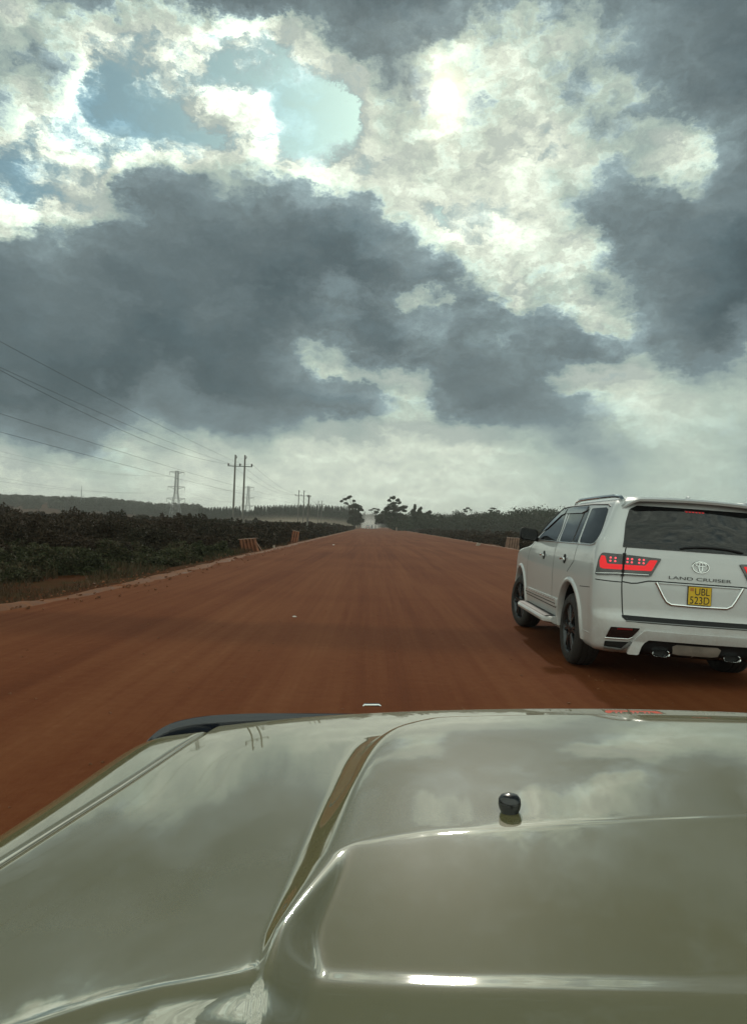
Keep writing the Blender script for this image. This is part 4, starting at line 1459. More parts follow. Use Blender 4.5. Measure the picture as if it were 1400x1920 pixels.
def suv_wheel(x, y, steer):
    side = -1 if x < 0 else 1
    w = empty('wheel', (x, y, 0.406 + 0.6 * x * math.tan(SUV_ROLL)), (0, 0, steer)); w.parent = CAR
    tw = 0.135
    prof = [(0.27, -tw + .03), (0.285, -tw), (0.35, -tw - .006), (0.385, -tw + .02), (0.398, -tw + .05)]
    prof += [(0.400, -0.07), (0.392, -0.068), (0.392, -0.052), (0.401, -0.05), (0.402, -0.01), (0.393, -0.008), (0.393, 0.008), (0.402, 0.01), (0.401, 0.05), (0.392, 0.052), (0.392, 0.068), (0.400, 0.07)]
    prof += [(0.398, tw - .05), (0.385, tw - .02), (0.35, tw + .006), (0.285, tw), (0.27, tw - .03)]
    MB().lathe(prof, 56, 'X').build('tyre', M['rubber'], w, smooth=45)
    # rim: barrel, lip and paired spokes
    m = MB()
    s = side
    m.lathe([(0.272, -s * .12), (0.262, -s * .10), (0.258, s * .08), (0.272, s * .115), (0.284, s * .125), (0.286, s * .118)], 48, 'X')
    for k in range(6):
        for dlt in (-0.16, 0.16):
            a0 = k * math.pi / 3 + dlt * 0.55; a1 = k * math.pi / 3 + dlt
            vs = []
            for (a, r, xx, ww) in ((a0, 0.055, .085, .022), (a0, 0.10, .10, .02), ((a0 + a1) / 2, 0.18, .095, .019), (a1, 0.268, .09, .024)):
                t = Vector((0, -math.sin(a), math.cos(a))); c = Vector((0, math.cos(a), math.sin(a))) * r
                for (e, f) in ((-1, 0), (-.6, .022), (.6, .022), (1, 0), (1, -.03), (-1, -.03)):
                    q = c + t * ww * e; vs.append((s * (xx + f), q.y, q.z))
            fs = []
            for i in range(3):
                for j in range(6):
                    j2 = (j + 1) % 6
                    fs.append((i * 6 + j, i * 6 + j2, (i + 1) * 6 + j2, (i + 1) * 6 + j))
            m.add(vs, fs)
    m.lathe([(0.0, s * .125), (0.05, s * .125), (0.068, s * .115), (0.075, s * .09), (0.075, s * .03)], 24, 'X')
    m.build('rim', M['rim'], w, smooth=40, fix=True)
    d = MB().lathe([(0.0, -s * .03), (0.17, -s * .03), (0.17, 0.0), (0.0, 0.0)], 32, 'X').build('brake_disc', M['steel'], w, smooth=40)
    return w
suv_wheel(-0.83, WR, 0)
suv_wheel(0.83, WR, 0)
suv_wheel(-0.83, WF, R(9))
suv_wheel(0.83, WF, R(9))

def arch(yc, mirror):
    """painted flare round a wheel opening"""
    m = MB(); vs = []; fs = []
    n = 40
    prof = [(0.498, 0.0, -.06), (0.494, 0.0, .012), (0.502, 0.0, .020), (0.528, 0.0, .018), (0.548, 0.0, .004), (0.555, 0.0, -.010)]
    for i in range(n + 1):
        a = R(-8) + (math.pi + R(16)) * i / n
        for (r, _, o) in prof:
            y = yc + r * math.cos(a); z = max(0.31, 0.42 + r * math.sin(a))
            x = side_x(y, z) - o
            vs.append((-x if mirror else x, y, z))
    k = len(prof)
    for i in range(n):
        for j in range(k - 1):
            f = (i * k + j, i * k + j + 1, (i + 1) * k + j + 1, (i + 1) * k + j)
            fs.append(f if not mirror else f[::-1])
    m.add(vs, fs).build('wheel_arch', M['white'], CAR, smooth=60)
for mir in (False, True):
    arch(WR, mir); arch(WF, mir)

# side glass
def side_parts(mir):
    win = []
    def W(name, pts, r=0.03):
        g = panel(name, pts, L_SIDE, 0.004, M['glass'], CAR, mirror=mir, r=r)
        win.append(g); return g
    W('front_window', [(3.13, 1.362), (3.08, 1.42), (2.60, 1.735), (2.42, 1.762), (2.10, 1.50), (2.04, 1.362)])
    W('rear_window', [(1.86, 1.362), (1.94, 1.50), (2.18, 1.768), (1.53, 1.768), (1.27, 1.366)])
    W('quarter_light', [(1.21, 1.367), (1.47, 1.765), (1.35, 1.766), (1.05, 1.367)], 0.012)
    W('quarter_window', [(0.975, 1.368), (1.27, 1.768), (0.70, 1.768), (0.62, 1.74), (0.40, 1.48), (0.44, 1.38), (0.56, 1.366)], 0.06)
    # dark pillars between the panes
    panel('pillar', [(2.02, 1.362), (2.08, 1.50), (2.40, 1.764), (2.20, 1.769), (1.96, 1.50), (1.88, 1.362)], L_SIDE, 0.003, M['white'], CAR, mirror=mir)
    panel('pillar', [(1.255, 1.367), (1.52, 1.767), (1.48, 1.767), (1.22, 1.367)], L_SIDE, 0.003, M['black'], CAR, mirror=mir)
    strip('pillar_trim', [(1.01, 1.362), (1.31, 1.770)], 0.018, L_SIDE, 0.007, M['chrome'], CAR, mirror=mir)
    strip('pillar_trim', [(1.955, 1.36), (2.02, 1.50), (2.27, 1.77)], 0.022, L_SIDE, 0.006, M['black'], CAR, mirror=mir)
    # rain deflectors along the top of the doors
    panel('rain_deflector', [(3.06, 1.47), (2.90, 1.60), (2.60, 1.765), (2.37, 1.790), (2.37, 1.722), (2.52, 1.70), (2.86, 1.52)], L_SIDE, 0.016, M['smoke'], CAR, mirror=mir, thick=0.012)
    panel('rain_deflector', [(2.345, 1.792), (1.42, 1.795), (1.40, 1.74), (1.55, 1.715), (2.30, 1.722)], L_SIDE, 0.016, M['smoke'], CAR, mirror=mir, thick=0.012)
    # bright trim round the glass
    strip('window_trim', [(3.20, 1.348), (2.0, 1.352), (1.0, 1.354), (0.56, 1.352), (0.44, 1.364), (0.385, 1.40), (0.375, 1.47), (0.40, 1.53)], 0.014, L_SIDE, 0.008, M['chrome'], CAR, mirror=mir)
    strip('window_trim', [(3.28, 1.40), (3.05, 1.60), (2.68, 1.805), (2.4, 1.818), (1.35, 1.82), (0.72, 1.80), (0.62, 1.775)], 0.016, L_SIDE, 0.007, M['black'], CAR, mirror=mir)
    strip('door_gap', [(3.22, 1.34), (3.40, 1.28), (3.56, 1.18), (3.63, 1.05), (3.63, 0.75), (3.62, 0.55)], 0.010, L_SIDE, 0.0012, M['gap'], CAR, mirror=mir, flat=True)
    strip('door_gap', [(1.97, 1.345), (2.0, 1.1), (2.0, 0.55)], 0.009, L_SIDE, 0.0012, M['gap'], CAR, mirror=mir, flat=True)
    strip('door_gap', [(1.0, 1.345), (1.06, 1.15), (1.30, 1.02)], 0.009, L_SIDE, 0.0012, M['gap'], CAR, mirror=mir, flat=True)
    strip('door_gap', [(3.62, 0.55), (1.72, 0.55)], 0.010, L_SIDE, 0.0012, M['gap'], CAR, mirror=mir, flat=True)
    strip('bumper_gap', [(0.74, 0.902), (0.30, 0.925)], 0.007, L_SIDE, 0.0012, M['gap'], CAR, mirror=mir, flat=True)
    strip('bumper_crease', [(0.70, 0.452), (0.32, 0.452)], 0.010, L_SIDE, 0.004, M['white'], CAR, mirror=mir)
    # door mouldings
    panel('door_moulding', [(3.58, 0.655), (1.72, 0.665), (1.72, 0.565), (3.58, 0.575)], L_SIDE, 0.020, M['white'], CAR, thick=0.03, mirror=mir, r=0.02)
    strip('moulding_trim', [(3.58, 0.632), (1.74, 0.640)], 0.011, L_SIDE, 0.026, M['chrome'], CAR, mirror=mir)
    strip('moulding_trim', [(3.58, 0.596), (1.74, 0.602)], 0.011, L_SIDE, 0.026, M['black'], CAR, mirror=mir)
    # handles
    for y in (2.567, 1.465):
        k = -1 if mir else 1
        p, n = nrm(L_SIDE, y, 1.156); n = outward(L_SIDE, n, p)
        h = empty('door_handle', (p.x * k, p.y, p.z)); h.parent = CAR
        MB().lathe([(0.0, 0.0025), (0.058, 0.0025), (0.064, 0.001), (0.064, -0.004)], 24, 'X', Matrix.Rotation(math.pi, 4, 'Z') if not mir else None).build('recess', M['gap'], h)
        m = MB().tube([(0, -.095, -.005), (0, -.075, .010), (0, 0, .014), (0, .075, .010), (0, .095, -.005)], [.008, .015, .016, .015, .008], 10)
        m.v = [(-x * k * 1.0 - 0.028 * k, yy, zz) for (x, yy, zz) in m.v]
        m.build('grip', M['chrome'], h, fix=True)
    # running board
    k = 1 if mir else -1
    m = MB(); vs = []; fs = []
    ys = np.linspace(1.74, 3.58, 24)
    for i, y in enumerate(ys):
        e = 1 - 0.5 * (max(0, (1.86 - y) / 0.12) ** 2 + max(0, (y - 3.46) / 0.12) ** 2)
        o = 0.20 * e
        x0 = -side_x(y, 0.42) - 0.03
        for (dx, z) in ((0, .445), (o * .6, .440), (o * .93, .430), (o, .405), (o * .95, .375), (o * .6, .355), (0, .345)):
            vs.append((k * (x0 + dx), y, z))
    n = 7
    for i in range(len(ys) - 1):
        for j in range(n - 1):
            f = (i * n + j, i * n + j + 1, (i + 1) * n + j + 1, (i + 1) * n + j)
            fs.append(f)
    fs += [tuple(range(n)), tuple((len(ys) - 1) * n + j for j in range(n))]
    st = m.add(vs, fs).build('running_board', M['white'], CAR, smooth=40, fix=True)
    t = MB()
    ys = np.linspace(1.80, 3.50, 12)
    vs = []; fs = []
    for y in ys:
        x0 = -side_x(y, 0.42)
        for (dx, z) in ((0.0, .450), (0.11, .4465), (0.150, .441)):
            vs.append((k * (x0 + dx - 0.01), y, z))
    for i in range(len(ys) - 1):
        for j in range(2):
            fs.append((i * 3 + j, i * 3 + j + 1, (i + 1) * 3 + j + 1, (i + 1) * 3 + j))
    t.add(vs, fs).build('tread_pad', M['black'], st, smooth=40)
    # mirror
    mr = empty('wing_mirror', (k * 1.10, 3.12, 1.42)); mr.parent = CAR
    prof = []
    mb = MB(); vs = []; fs = []
    rows = [(-.065, .86, .84), (-.055, 1.0, 1.0), (0.0, 1.0, 1.0), (.05, .93, .9), (.10, .72, .66), (.125, .4, .36)]
    out = fillet([(-.125, -.085), (-.125, .075), (.115, .10), (.125, -.075)], 0.05, 4)
    for (y, sx, sz) in rows:
        for (a, b) in out: vs.append((k * a * sx, y, b * sz))
    n = len(out)
    for i in range(len(rows) - 1):
        for j in range(n):
            j2 = (j + 1) % n
            fs.append((i * n + j, i * n + j2, (i + 1) * n + j2, (i + 1) * n + j))
    fs += [tuple(range(n)), tuple((len(rows) - 1) * n + j for j in range(n))]
    mb.add(vs, fs).build('housing', M['black'], mr, smooth=50, fix=True)
    mg = MB(); mg.add([(k * a * .84, -.0665, b * .80) for (a, b) in out], [tuple(range(n))]).build('mirror_glass', M['glass'], mr, smooth=0)
    MB().tube([(-k * .10, .03, -.05), (-k * .17, .03, -.07), (-k * .21, .02, -.08)], [.035, .03, .035], 8).build('stalk', M['black'], mr)
    cap = MB(); cap.add([(k * a * sx * 1.015, y, b * sz * 1.02) for (y, sx, sz) in rows[2:] for (a, b) in out], [(i * n + j, i * n + (j + 1) % n, (i + 1) * n + (j + 1) % n, (i + 1) * n + j) for i in range(len(rows) - 3) for j in range(n)] + [tuple((len(rows) - 3) * n + j for j in range(n))])
    cap.build('mirror_cap', M['white'], mr, smooth=50, fix=True)
    # roof rail
    rz = lambda y: 1.872 if y > 0.6 else 1.872 - 0.06 * (0.6 - y)
    path = [(k * .665, .46, 1.846), (k * .672, .55, 1.884), (k * .672, .75, 1.898)] + [(k * .672, y, 1.902 - 0.010 * max(0, y - 1.6) ** 2) for y in np.linspace(1.0, 2.1, 8)] + [(k * .66, 2.30, 1.880), (k * .65, 2.40, 1.848)]
    MB().tube(path, [.016, .021] + [.021] * (len(path) - 4) + [.021, .016], 10).build('roof_rail', M['chrome'], CAR, fix=True)
    # lamp unit wrapping the corner
    sgn = mir
    lamp = panel('tail_light', [(.385, 1.268), (.78, 1.284), (.955, 1.286), (.985, 1.235), (1.015, 1.06), (.80, 1.078), (.478, 1.085)], L_CORN, 0.014, M['smoke'], CAR, thick=0.03, h=0.03, mirror=sgn, r=0.018)
    panel('light_bar', [(.424, 1.248), (.498, 1.245), (.538, 1.186), (.895, 1.180), (.920, 1.256), (.958, 1.258), (.970, 1.20), (.960, 1.140), (.93, 1.129), (.80, 1.132), (.476, 1.139)], L_CORN, 0.0175, M['red_lit'], lamp, thick=0.003, h=0.03, mirror=sgn, r=0.012)
    for cu in (.848, .690, .578):
        for du in (-.021, .021):
            for dz in (-.016, .016):
                p, nn = nrm(L_CORN, cu + du, 1.226 + dz); nn = outward(L_CORN, nn, p)
                q = p + nn * 0.017
                b = MB().ball((q.x * (-1 if sgn else 1), q.y, q.z), (.011, .006, .010), 10, 6).build('led', M['led'], lamp)
    strip('lamp_trim', [(.50, 1.101), (.80, 1.096), (1.0, 1.08)], 0.010, L_CORN, 0.019, M['chrome'], lamp, mirror=sgn)
    strip('lamp_split', [(.745, 1.296), (.745, 1.07)], 0.030, L_CORN, 0.0195, M['gap'], lamp, mirror=sgn, h=0.02)
    # tailgate edge, bumper seam
    strip('tailgate_gap', [(.690, 1.60), (.742, 1.36), (.745, 1.07), (.745, 0.66)], 0.011, L_CORN, 0.0012, M['gap'], CAR, mirror=sgn, flat=True)
    strip('bumper_gap', [(.745, 1.010), (.85, 1.012), (1.02, 1.016)], 0.010, L_CORN, 0.0012, M['gap'], CAR, mirror=sgn, flat=True)
    # reflector and vent in the bumper corner
    rf = panel('bumper_reflector', [(.862, .568), (.585, .576), (.640, .500), (.675, .464), (.895, .456)], L_CORN, 0.006, M['smoke'], CAR, thick=0.02, h=0.03, mirror=sgn, r=0.012)
    panel('reflector_strip', [(.80, .563), (.66, .566), (.66, .552), (.81, .548)], L_CORN, 0.0085, M['red_dim'], rf, thick=0.002, h=0.03, mirror=sgn)
    strip('reflector_trim', [(.900, .452), (.68, .459), (.645, .480)], 0.014, L_CORN, 0.013, M['chrome'], rf, mirror=sgn)
    vt = panel('bumper_vent', [(.900, .418), (.665, .428), (.725, .352), (.86, .345), (.905, .36)], L_CORN, 0.004, M['gap'], CAR, thick=0.02, h=0.03, mirror=sgn, r=0.012)
    strip('vent_trim', [(.905, .352), (.73, .345), (.650, .432)], 0.030, L_CORN, 0.014, M['steel'], vt, mirror=sgn)
side_parts(False)
side_parts(True)

# tailgate: glass, crease, plate recess
panel('windscreen', [(-.60, 1.47), (-.45, 1.70), (.45, 1.70), (.60, 1.47)], lambda x, z: (x, suv_row(z)[3] - 0.05 * (abs(x) / .9) ** 2, z), 0.006, M['glass'], CAR)
RW = panel('tailgate_window', [(-.750, 1.356), (.750, 1.356), (.700, 1.60), (.640, 1.745), (.56, 1.79), (-.56, 1.79), (-.640, 1.745), (-.700, 1.60)], L_REAR, 0.005, M['glass'], CAR, r=0.015)
panel('brake_light', [(-.10, 1.765), (.10, 1.765), (.10, 1.750), (-.10, 1.750)], L_REAR, 0.008, M['red_dim'], CAR, thick=0.004)
for _k in range(6):
    _p = Vector(L_REAR(-.0825 + .033 * _k, 1.757))
    MB().ball((_p.x, _p.y - .009, _p.z), (.010, .004, .004), 8, 6).build('brake_led', M['red_lit'], CAR)
MB().tube([Vector(L_REAR(x, 1.375 + 0.035 * (1 - ((x - .1) / .34) ** 2))) + Vector((0, -.016, 0)) for x in np.linspace(-.20, .42, 16)], [.006] + [.011] * 14 + [.006], 8).build('wiper', M['black'], CAR)
strip('tailgate_crease', [(-.745, 1.016), (-.66, 1.006), (-.60, 1.012), (-.50, 1.040), (-.40, 1.044), (.40, 1.044), (.50, 1.040), (.60, 1.012), (.66, 1.006), (.745, 1.016)], 0.012, L_REAR, 0.0013, M['gap'], CAR, flat=True)
# recess floor is a slightly sunken looking panel bounded by the bright strip
RC = panel('plate_recess', [(-.395, 1.030), (.395, 1.030), (.335, .90), (.29, .850), (.255, .838), (-.255, .838), (-.29, .850), (-.335, .90)], L_REAR, 0.0025, M['white'], CAR, thick=0.004)
strip('recess_trim', [(-.425, 1.034), (-.355, .905), (-.318, .850), (-.27, .826), (0, .822), (.27, .826), (.318, .850), (.355, .905), (.425, 1.034)], 0.022, L_REAR, 0.014, M['chrome'], CAR)
strip('recess_lip', [(-.40, 1.030), (.40, 1.030)], 0.016, L_REAR, 0.012, M['white'], CAR)  # raised body-white strip along the top edge of the plate recess

def put_text(name, txt, x0, z0, w, h, matl, parent, off=0.004, depth=0.003, lift=L_REAR, mirror_side=False):
    cu = bpy.data.curves.new(name, 'FONT')
    cu.body = txt
    cu.extrude = 0.0
    to = bpy.data.objects.new(name, cu)
    SC.collection.objects.link(to)
    bpy.context.view_layer.update()
    dg = bpy.context.evaluated_depsgraph_get()
    me = bpy.data.meshes.new_from_object(to.evaluated_get(dg))
    bpy.data.objects.remove(to, do_unlink=True)
    xs = [v.co.x for v in me.vertices]; ys = [v.co.y for v in me.vertices]
    a, b, c, d = min(xs), max(xs), min(ys), max(ys)
    bm = bmesh.new(); bm.from_mesh(me)
    r = bmesh.ops.extrude_face_region(bm, geom=bm.faces[:])
    top = {g for g in r['geom'] if isinstance(g, bmesh.types.BMVert)}
    for v in bm.verts:
        u = x0 + (v.co.x - a) / (b - a) * w
        z = z0 + (v.co.y - c) / (d - c) * h
        if mirror_side:
            p, n = nrm(lift, x0 - (u - x0), z); n = outward(lift, n, p)
        else:
            p, n = nrm(lift, u, z); n = outward(lift, n, p)
        v.co = p + n * (off + (depth if v in top else 0))
    bmesh.ops.recalc_face_normals(bm, faces=bm.faces)
    bm.to_mesh(me); bm.free()
    me.materials.clear(); me.materials.append(matl)
    o = bpy.data.objects.new(name, me)
    SC.collection.objects.link(o)
    o.parent = parent
    return o
M['badge'] = simple('dark_badge', (0.10, 0.10, 0.10), 0.3, 0.7)
put_text('lettering', 'LAND CRUISER', -.305, 1.078, .61, .030, M['badge'], CAR, 0.003)
PL = panel('number_plate', [(-.118, 1.020), (.108, 1.020), (.108, .842), (-.118, .842)], L_REAR, 0.016, M['yellow'], CAR, thick=0.012, r=0.008)
put_text('plate_number', 'UBL', -.052, .938, .142, .068, M['ink'], PL, 0.016, 0.0015)
put_text('plate_number', '523D', -.098, .852, .188, .072, M['ink'], PL, 0.016, 0.0015)
panel('plate_flag', [(-.100, 1.006), (-.064, 1.006), (-.064, .975), (-.100, .975)], L_REAR, 0.017, M['orange'], PL, thick=0.002)
strip('plate_frame', [(-.118, 1.020), (.108, 1.020), (.108, .842), (-.118, .842)], 0.006, L_REAR, 0.018, M['ink'], PL, closed=True)
put_text('side_badge', 'ZX', .318, 1.415, .075, .038, M['chrome'], CAR, 0.003, 0.003, L_SIDE, True)

def emblem():
    e = empty('emblem', (0, 0, 0)); e.parent = CAR
    def ring(cx, cz, rx, rz, t, name):
        vs = []; fs = []; n = 40
        for i in range(n):
            a = 2 * math.pi * i / n
            for (k, o) in ((1 - t, .003), (1 - t * .7, .011), (1 - t * .3, .011), (1, .003)):
                x = cx + rx * k * math.cos(a); z = cz + rz * k * math.sin(a)
                if name == 'ring':
                    x = cx + (rx - .016 * (1 - k) / t) * math.cos(a); z = cz + (rz - .016 * (1 - k) / t) * math.sin(a)
                p = L_REAR(x, z)
                vs.append((p[0], p[1] - o, p[2]))
        for i in range(n):
            for j in range(3):
                i2 = (i + 1) % n
                fs.append((i * 4 + j, i * 4 + j + 1, i2 * 4 + j + 1, i2 * 4 + j))
        MB().add(vs, fs).build('ring', M['chrome'], e, fix=True)
    ring(0, 1.213, .088, .063, .2, 'ring')
    ring(0, 1.238, .060, .026, .3, 'ring')
    ring(0, 1.216, .026, .055, .5, 'ring')
emblem()

# lower rear: black step strip, bumper blade, dark underside, pipes
panel('bumper_strip', [(-.735, .688), (.735, .688), (.735, .668), (.70, .640), (.60, .630), (-.60, .630), (-.70, .640), (-.735, .668)], L_REAR, 0.004, M['black'], CAR, r=0.012)
strip('bumper_strip_trim', [(-.70, .637), (-.5, .640), (.5, .640), (.70, .637)], 0.012, L_REAR, 0.010, M['steel'], CAR)
UB = panel('under_panel', [(-.60, .445), (-.515, .490), (.515, .490), (.60, .445), (.56, .30), (-.56, .30)], L_REAR, 0.004, M['black'], CAR)
DF = panel('diffuser', [(-.20, .440), (.20, .440), (.235, .420), (.22, .352), (.16, .342), (-.16, .342), (-.22, .352), (-.235, .420)], L_REAR, 0.010, M['skirt'], CAR, thick=0.02)
panel('bumper_blade', [(-.668, .312), (-.640, .395), (-.585, .500), (-.525, .560), (.525, .560), (.585, .500), (.640, .395), (.668, .312), (.560, .312), (.535, .40), (.48, .478), (-.48, .478), (-.535, .40), (-.560, .312)], lambda x, z: (x, rear_y(x, max(z, .45)) - 0.0, z), 0.030, M['white'], CAR, thick=0.05, h=0.03, r=0.02)
for s in (-1, 1):
    t = MB(); vs = []; fs = []; n = 28
    for (y, sc) in ((0.30, .9), (0.045, .97), (0.030, 1.0), (0.036, .90), (0.20, .86)):
        for i in range(n):
            a = 2 * math.pi * i / n
            ca, sa = math.cos(a), math.sin(a)
            x = s * .345 + sc * .085 * math.copysign(abs(ca) ** .6, ca); z = .345 + sc * .033 * math.copysign(abs(sa) ** .8, sa)
            vs.append((x, y, z))
    for i in range(4):
        for j in range(n):
            fs.append((i * n + j, i * n + (j + 1) % n, (i + 1) * n + (j + 1) % n, (i + 1) * n + j))
    pp = t.add(vs, fs).build('exhaust_pipe', M['chrome'], CAR, smooth=50, fix=True)
    dk = MB(); dk.add([(s * .345 + .075 * math.cos(2 * math.pi * j / 20), .07, .345 + .028 * math.sin(2 * math.pi * j / 20)) for j in range(20)], [tuple(range(20))]).build('pipe_inside', M['gap'], pp, smooth=0)
# underside: frame and axle keep the sky from showing through
MB().box((0, 2.6, .36), (1.30, 4.2, .12)).tube([(-.75, WR, .40), (.75, WR, .40)], .075, 10).ball((0, WR, .40), .16).build('underbody', M['black'], CAR)

def spoiler():
    vs = []; fs = []
    xs = np.linspace(-.70, .70, 33)
    zr = lambda y, x: None
    rows = 7
    for x in xs:
        a = abs(x)
        ear = max(0, (a - .56) / .14)
        drop = .085 * ear ** 1.6 + 0.018 * (a / .6) ** 2
        yt = 0.235 + 0.10 * ear ** 1.5 + 0.03 * (a / .6) ** 2
        zt = 1.876 - drop
        prof = [(.80, 1.916 - drop * 1.1), (.55, 1.909 - drop), (.38, 1.897 - drop), (yt + .02, zt + .004), (yt, zt - .006), (yt + .012, zt - .028), (.46, 1.835 - drop * .5)]
        for (y, z) in prof: vs.append((x, y, z))
    for i in range(len(xs) - 1):
        for j in range(rows):
            j2 = (j + 1) % rows
            fs.append((i * rows + j, i * rows + j2, (i + 1) * rows + j2, (i + 1) * rows + j))
    fs += [tuple(range(rows)), tuple((len(xs) - 1) * rows + j for j in range(rows))]
    MB().add(vs, fs).build('spoiler', M['white'], CAR, smooth=45, fix=True)
    MB().ball((.18, .9, 1.925), (.02, .07, .035), 10, 6).build('aerial', M['white'], CAR)
spoiler()

# ------------------------------------------------------------------ the bonnet of the car the picture is taken from
OWN = tag(empty('off_road_car'), 'khaki beige car whose glossy bonnet fills the bottom of the view', 'car')
OWN.matrix_world = Matrix.Translation(CO) @ Matrix.Rotation(-ROLL, 4, 'Y') @ Matrix.Translation(-CO)

def khaki():
    m, T, b = mat('khaki_paint')
    tc = T.node('ShaderNodeTexCoord')
    n, _ = T.noise(tc.outputs['Object'], 900.0, 2, 0.6)
    d, _ = T.noise(tc.outputs['Object'], 3.0, 5, 0.65)
    c = T.mix(T.maprange(d, 0.35, 0.7, 0, 1), (0.160, 0.141, 0.060, 1), (0.180, 0.157, 0.071, 1))
    T.put(b.inputs['Base Color'], T.vm('SCALE', c, scale=T.maprange(n, 0.2, 0.8, 0.975, 1.025)))
    b.inputs['Specular IOR Level'].default_value = 0.1
    T.put(b.inputs['Roughness'], T.maprange(d, 0.3, 0.7, 0.40, 0.46))
    b.inputs['Coat Weight'].default_value = 1.0
    b.inputs['Coat IOR'].default_value = 3.6
    T.put(b.inputs['Coat Roughness'], T.maprange(d, 0.3, 0.7, 0.015, 0.035))
    return m
M['khaki'] = khaki()

XC = 0.42
def yF(x):
    dx = np.abs(x - XC)
    return 1.645 - 0.085 * dx ** 2 - 0.9 * np.clip(dx - 0.78, 0, 1) ** 2
_yk = np.linspace(0.2, 1.75, 311)
_sk = np.interp(_yk, [0.2, 0.5, 0.65, 0.8, 1.0, 1.2, 1.4, 1.6, 1.75], [.050, .070, .088, .10, .10, .086, .086, .13, .16])
_sk = np.convolve(np.pad(_sk, 20, mode='edge'), np.hanning(41) / np.hanning(41).sum(), 'valid')
_zk = np.concatenate([[0], np.cumsum((_sk[1:] + _sk[:-1]) / 2 * np.diff(_yk))])
_zk = 1.089 + np.interp(1.64, _yk, _zk) - _zk
def softp(d, e):
    return 0.5 * (d + np.sqrt(d * d + e * e))
def O_base(x, y):
    z = np.interp(y, _yk, _zk)
    dx = np.abs(x - XC)
    z = z - 0.5 * 0.084 * dx ** 2 - 0.065 * softp(dx - 0.45, 0.1) ** 2
    z = z - 0.004 * np.clip(dx - 0.34, 0, 0.7) * np.clip(y - 0.72, 0, 1)
    q = np.clip((y - (yF(x) - .036)) / .036, 0, 1)
    return z - .028 * (1 - np.sqrt(1 - np.minimum(q, .999) ** 2))

def hp(px, py, f):
    """where the view through (px,py) meets the bonnet, in the car's own frame"""
    r = Matrix.Rotation(math.pi / 2 + PITCH, 3, 'X') @ Vector(((px - 700) / FPX, -(py - 960) / FPX, -1.0))
    y = 1.0
    for _ in range(30):
        x = r.x / r.y * y
        z = float(f(np.array([x]), np.array([y]))[0])
        y = 0.5 * y + 0.5 * (z - CAM_H) / (r.z / r.y)
    return r.x / r.y * y, y

_mid = lambda x, y: O_base(x, y) + 0.012
WL = [hp(*p, O_base) for p in ((780, 1350), (740, 1362), (690, 1383), (660, 1408), (640, 1440), (618, 1490), (585, 1550), (555, 1610), (525, 1680), (500, 1740))]
WRR = [hp(*p, _mid) for p in ((870, 1366), (800, 1374), (745, 1392), (718, 1415), (700, 1440), (672, 1490), (648, 1550), (626, 1600), (585, 1650), (545, 1700), (508, 1738))]
RID = [hp(*p, lambda x, y: O_base(x, y) + 0.016) for p in ((1700, 1520), (1400, 1533), (1050, 1547), (900, 1557), (800, 1563), (740, 1571))]
DG = [hp(*p, lambda x, y: O_base(x, y) + 0.006) for p in ((665, 1600), (468, 1814))]
DD = [hp(*p, lambda x, y: O_base(x, y) - 0.005) for p in ((1900, 1806), (1400, 1808), (900, 1811), (580, 1816), (470, 1838), (380, 1854), (300, 1868), (200, 1893), (100, 1925), (0, 1960))]
def interp_y(pts, y):
    a = sorted((p[1], p[0]) for p in pts)
    return np.interp(y, [q[0] for q in a], [q[1] for q in a])
def interp_x(pts, x):
    a = sorted((p[0], p[1]) for p in pts)
    xs = np.array([q[0] for q in a]); ys = np.array([q[1] for q in a])
    v = np.interp(x, xs, ys)
    s0 = (ys[1] - ys[0]) / (xs[1] - xs[0]); s1 = (ys[-1] - ys[-2]) / (xs[-1] - xs[-2])
    return np.where(x < xs[0], ys[0] + s0 * (x - xs[0]), np.where(x > xs[-1], ys[-1] + s1 * (x - xs[-1]), v))
def smooth(t):
    t = np.clip(t, 0, 1)
    return t * t * t * (t * (6 * t - 15) + 10)
def softplus(d, e):
    return 0.5 * (d + np.sqrt(d * d + e * e))
_hk = np.interp(_yk, [0.4, 0.5, .7, .8, .9, 1.0, 1.1, 1.2, 1.3], [.006, .008, .015, .020, .027, .033, .037, .039, .039])
_hk = np.convolve(np.pad(_hk, 20, mode='edge'), np.hanning(41) / np.hanning(41).sum(), 'valid')
def _fair(pts):
    v = interp_y(pts, _yk)
    return np.convolve(np.pad(v, 14, mode='edge'), np.hanning(29) / np.hanning(29).sum(), 'valid')
_xl, _xr = _fair(WL), _fair(WRR)
YFA = hp(900, 1368, _mid)[1]
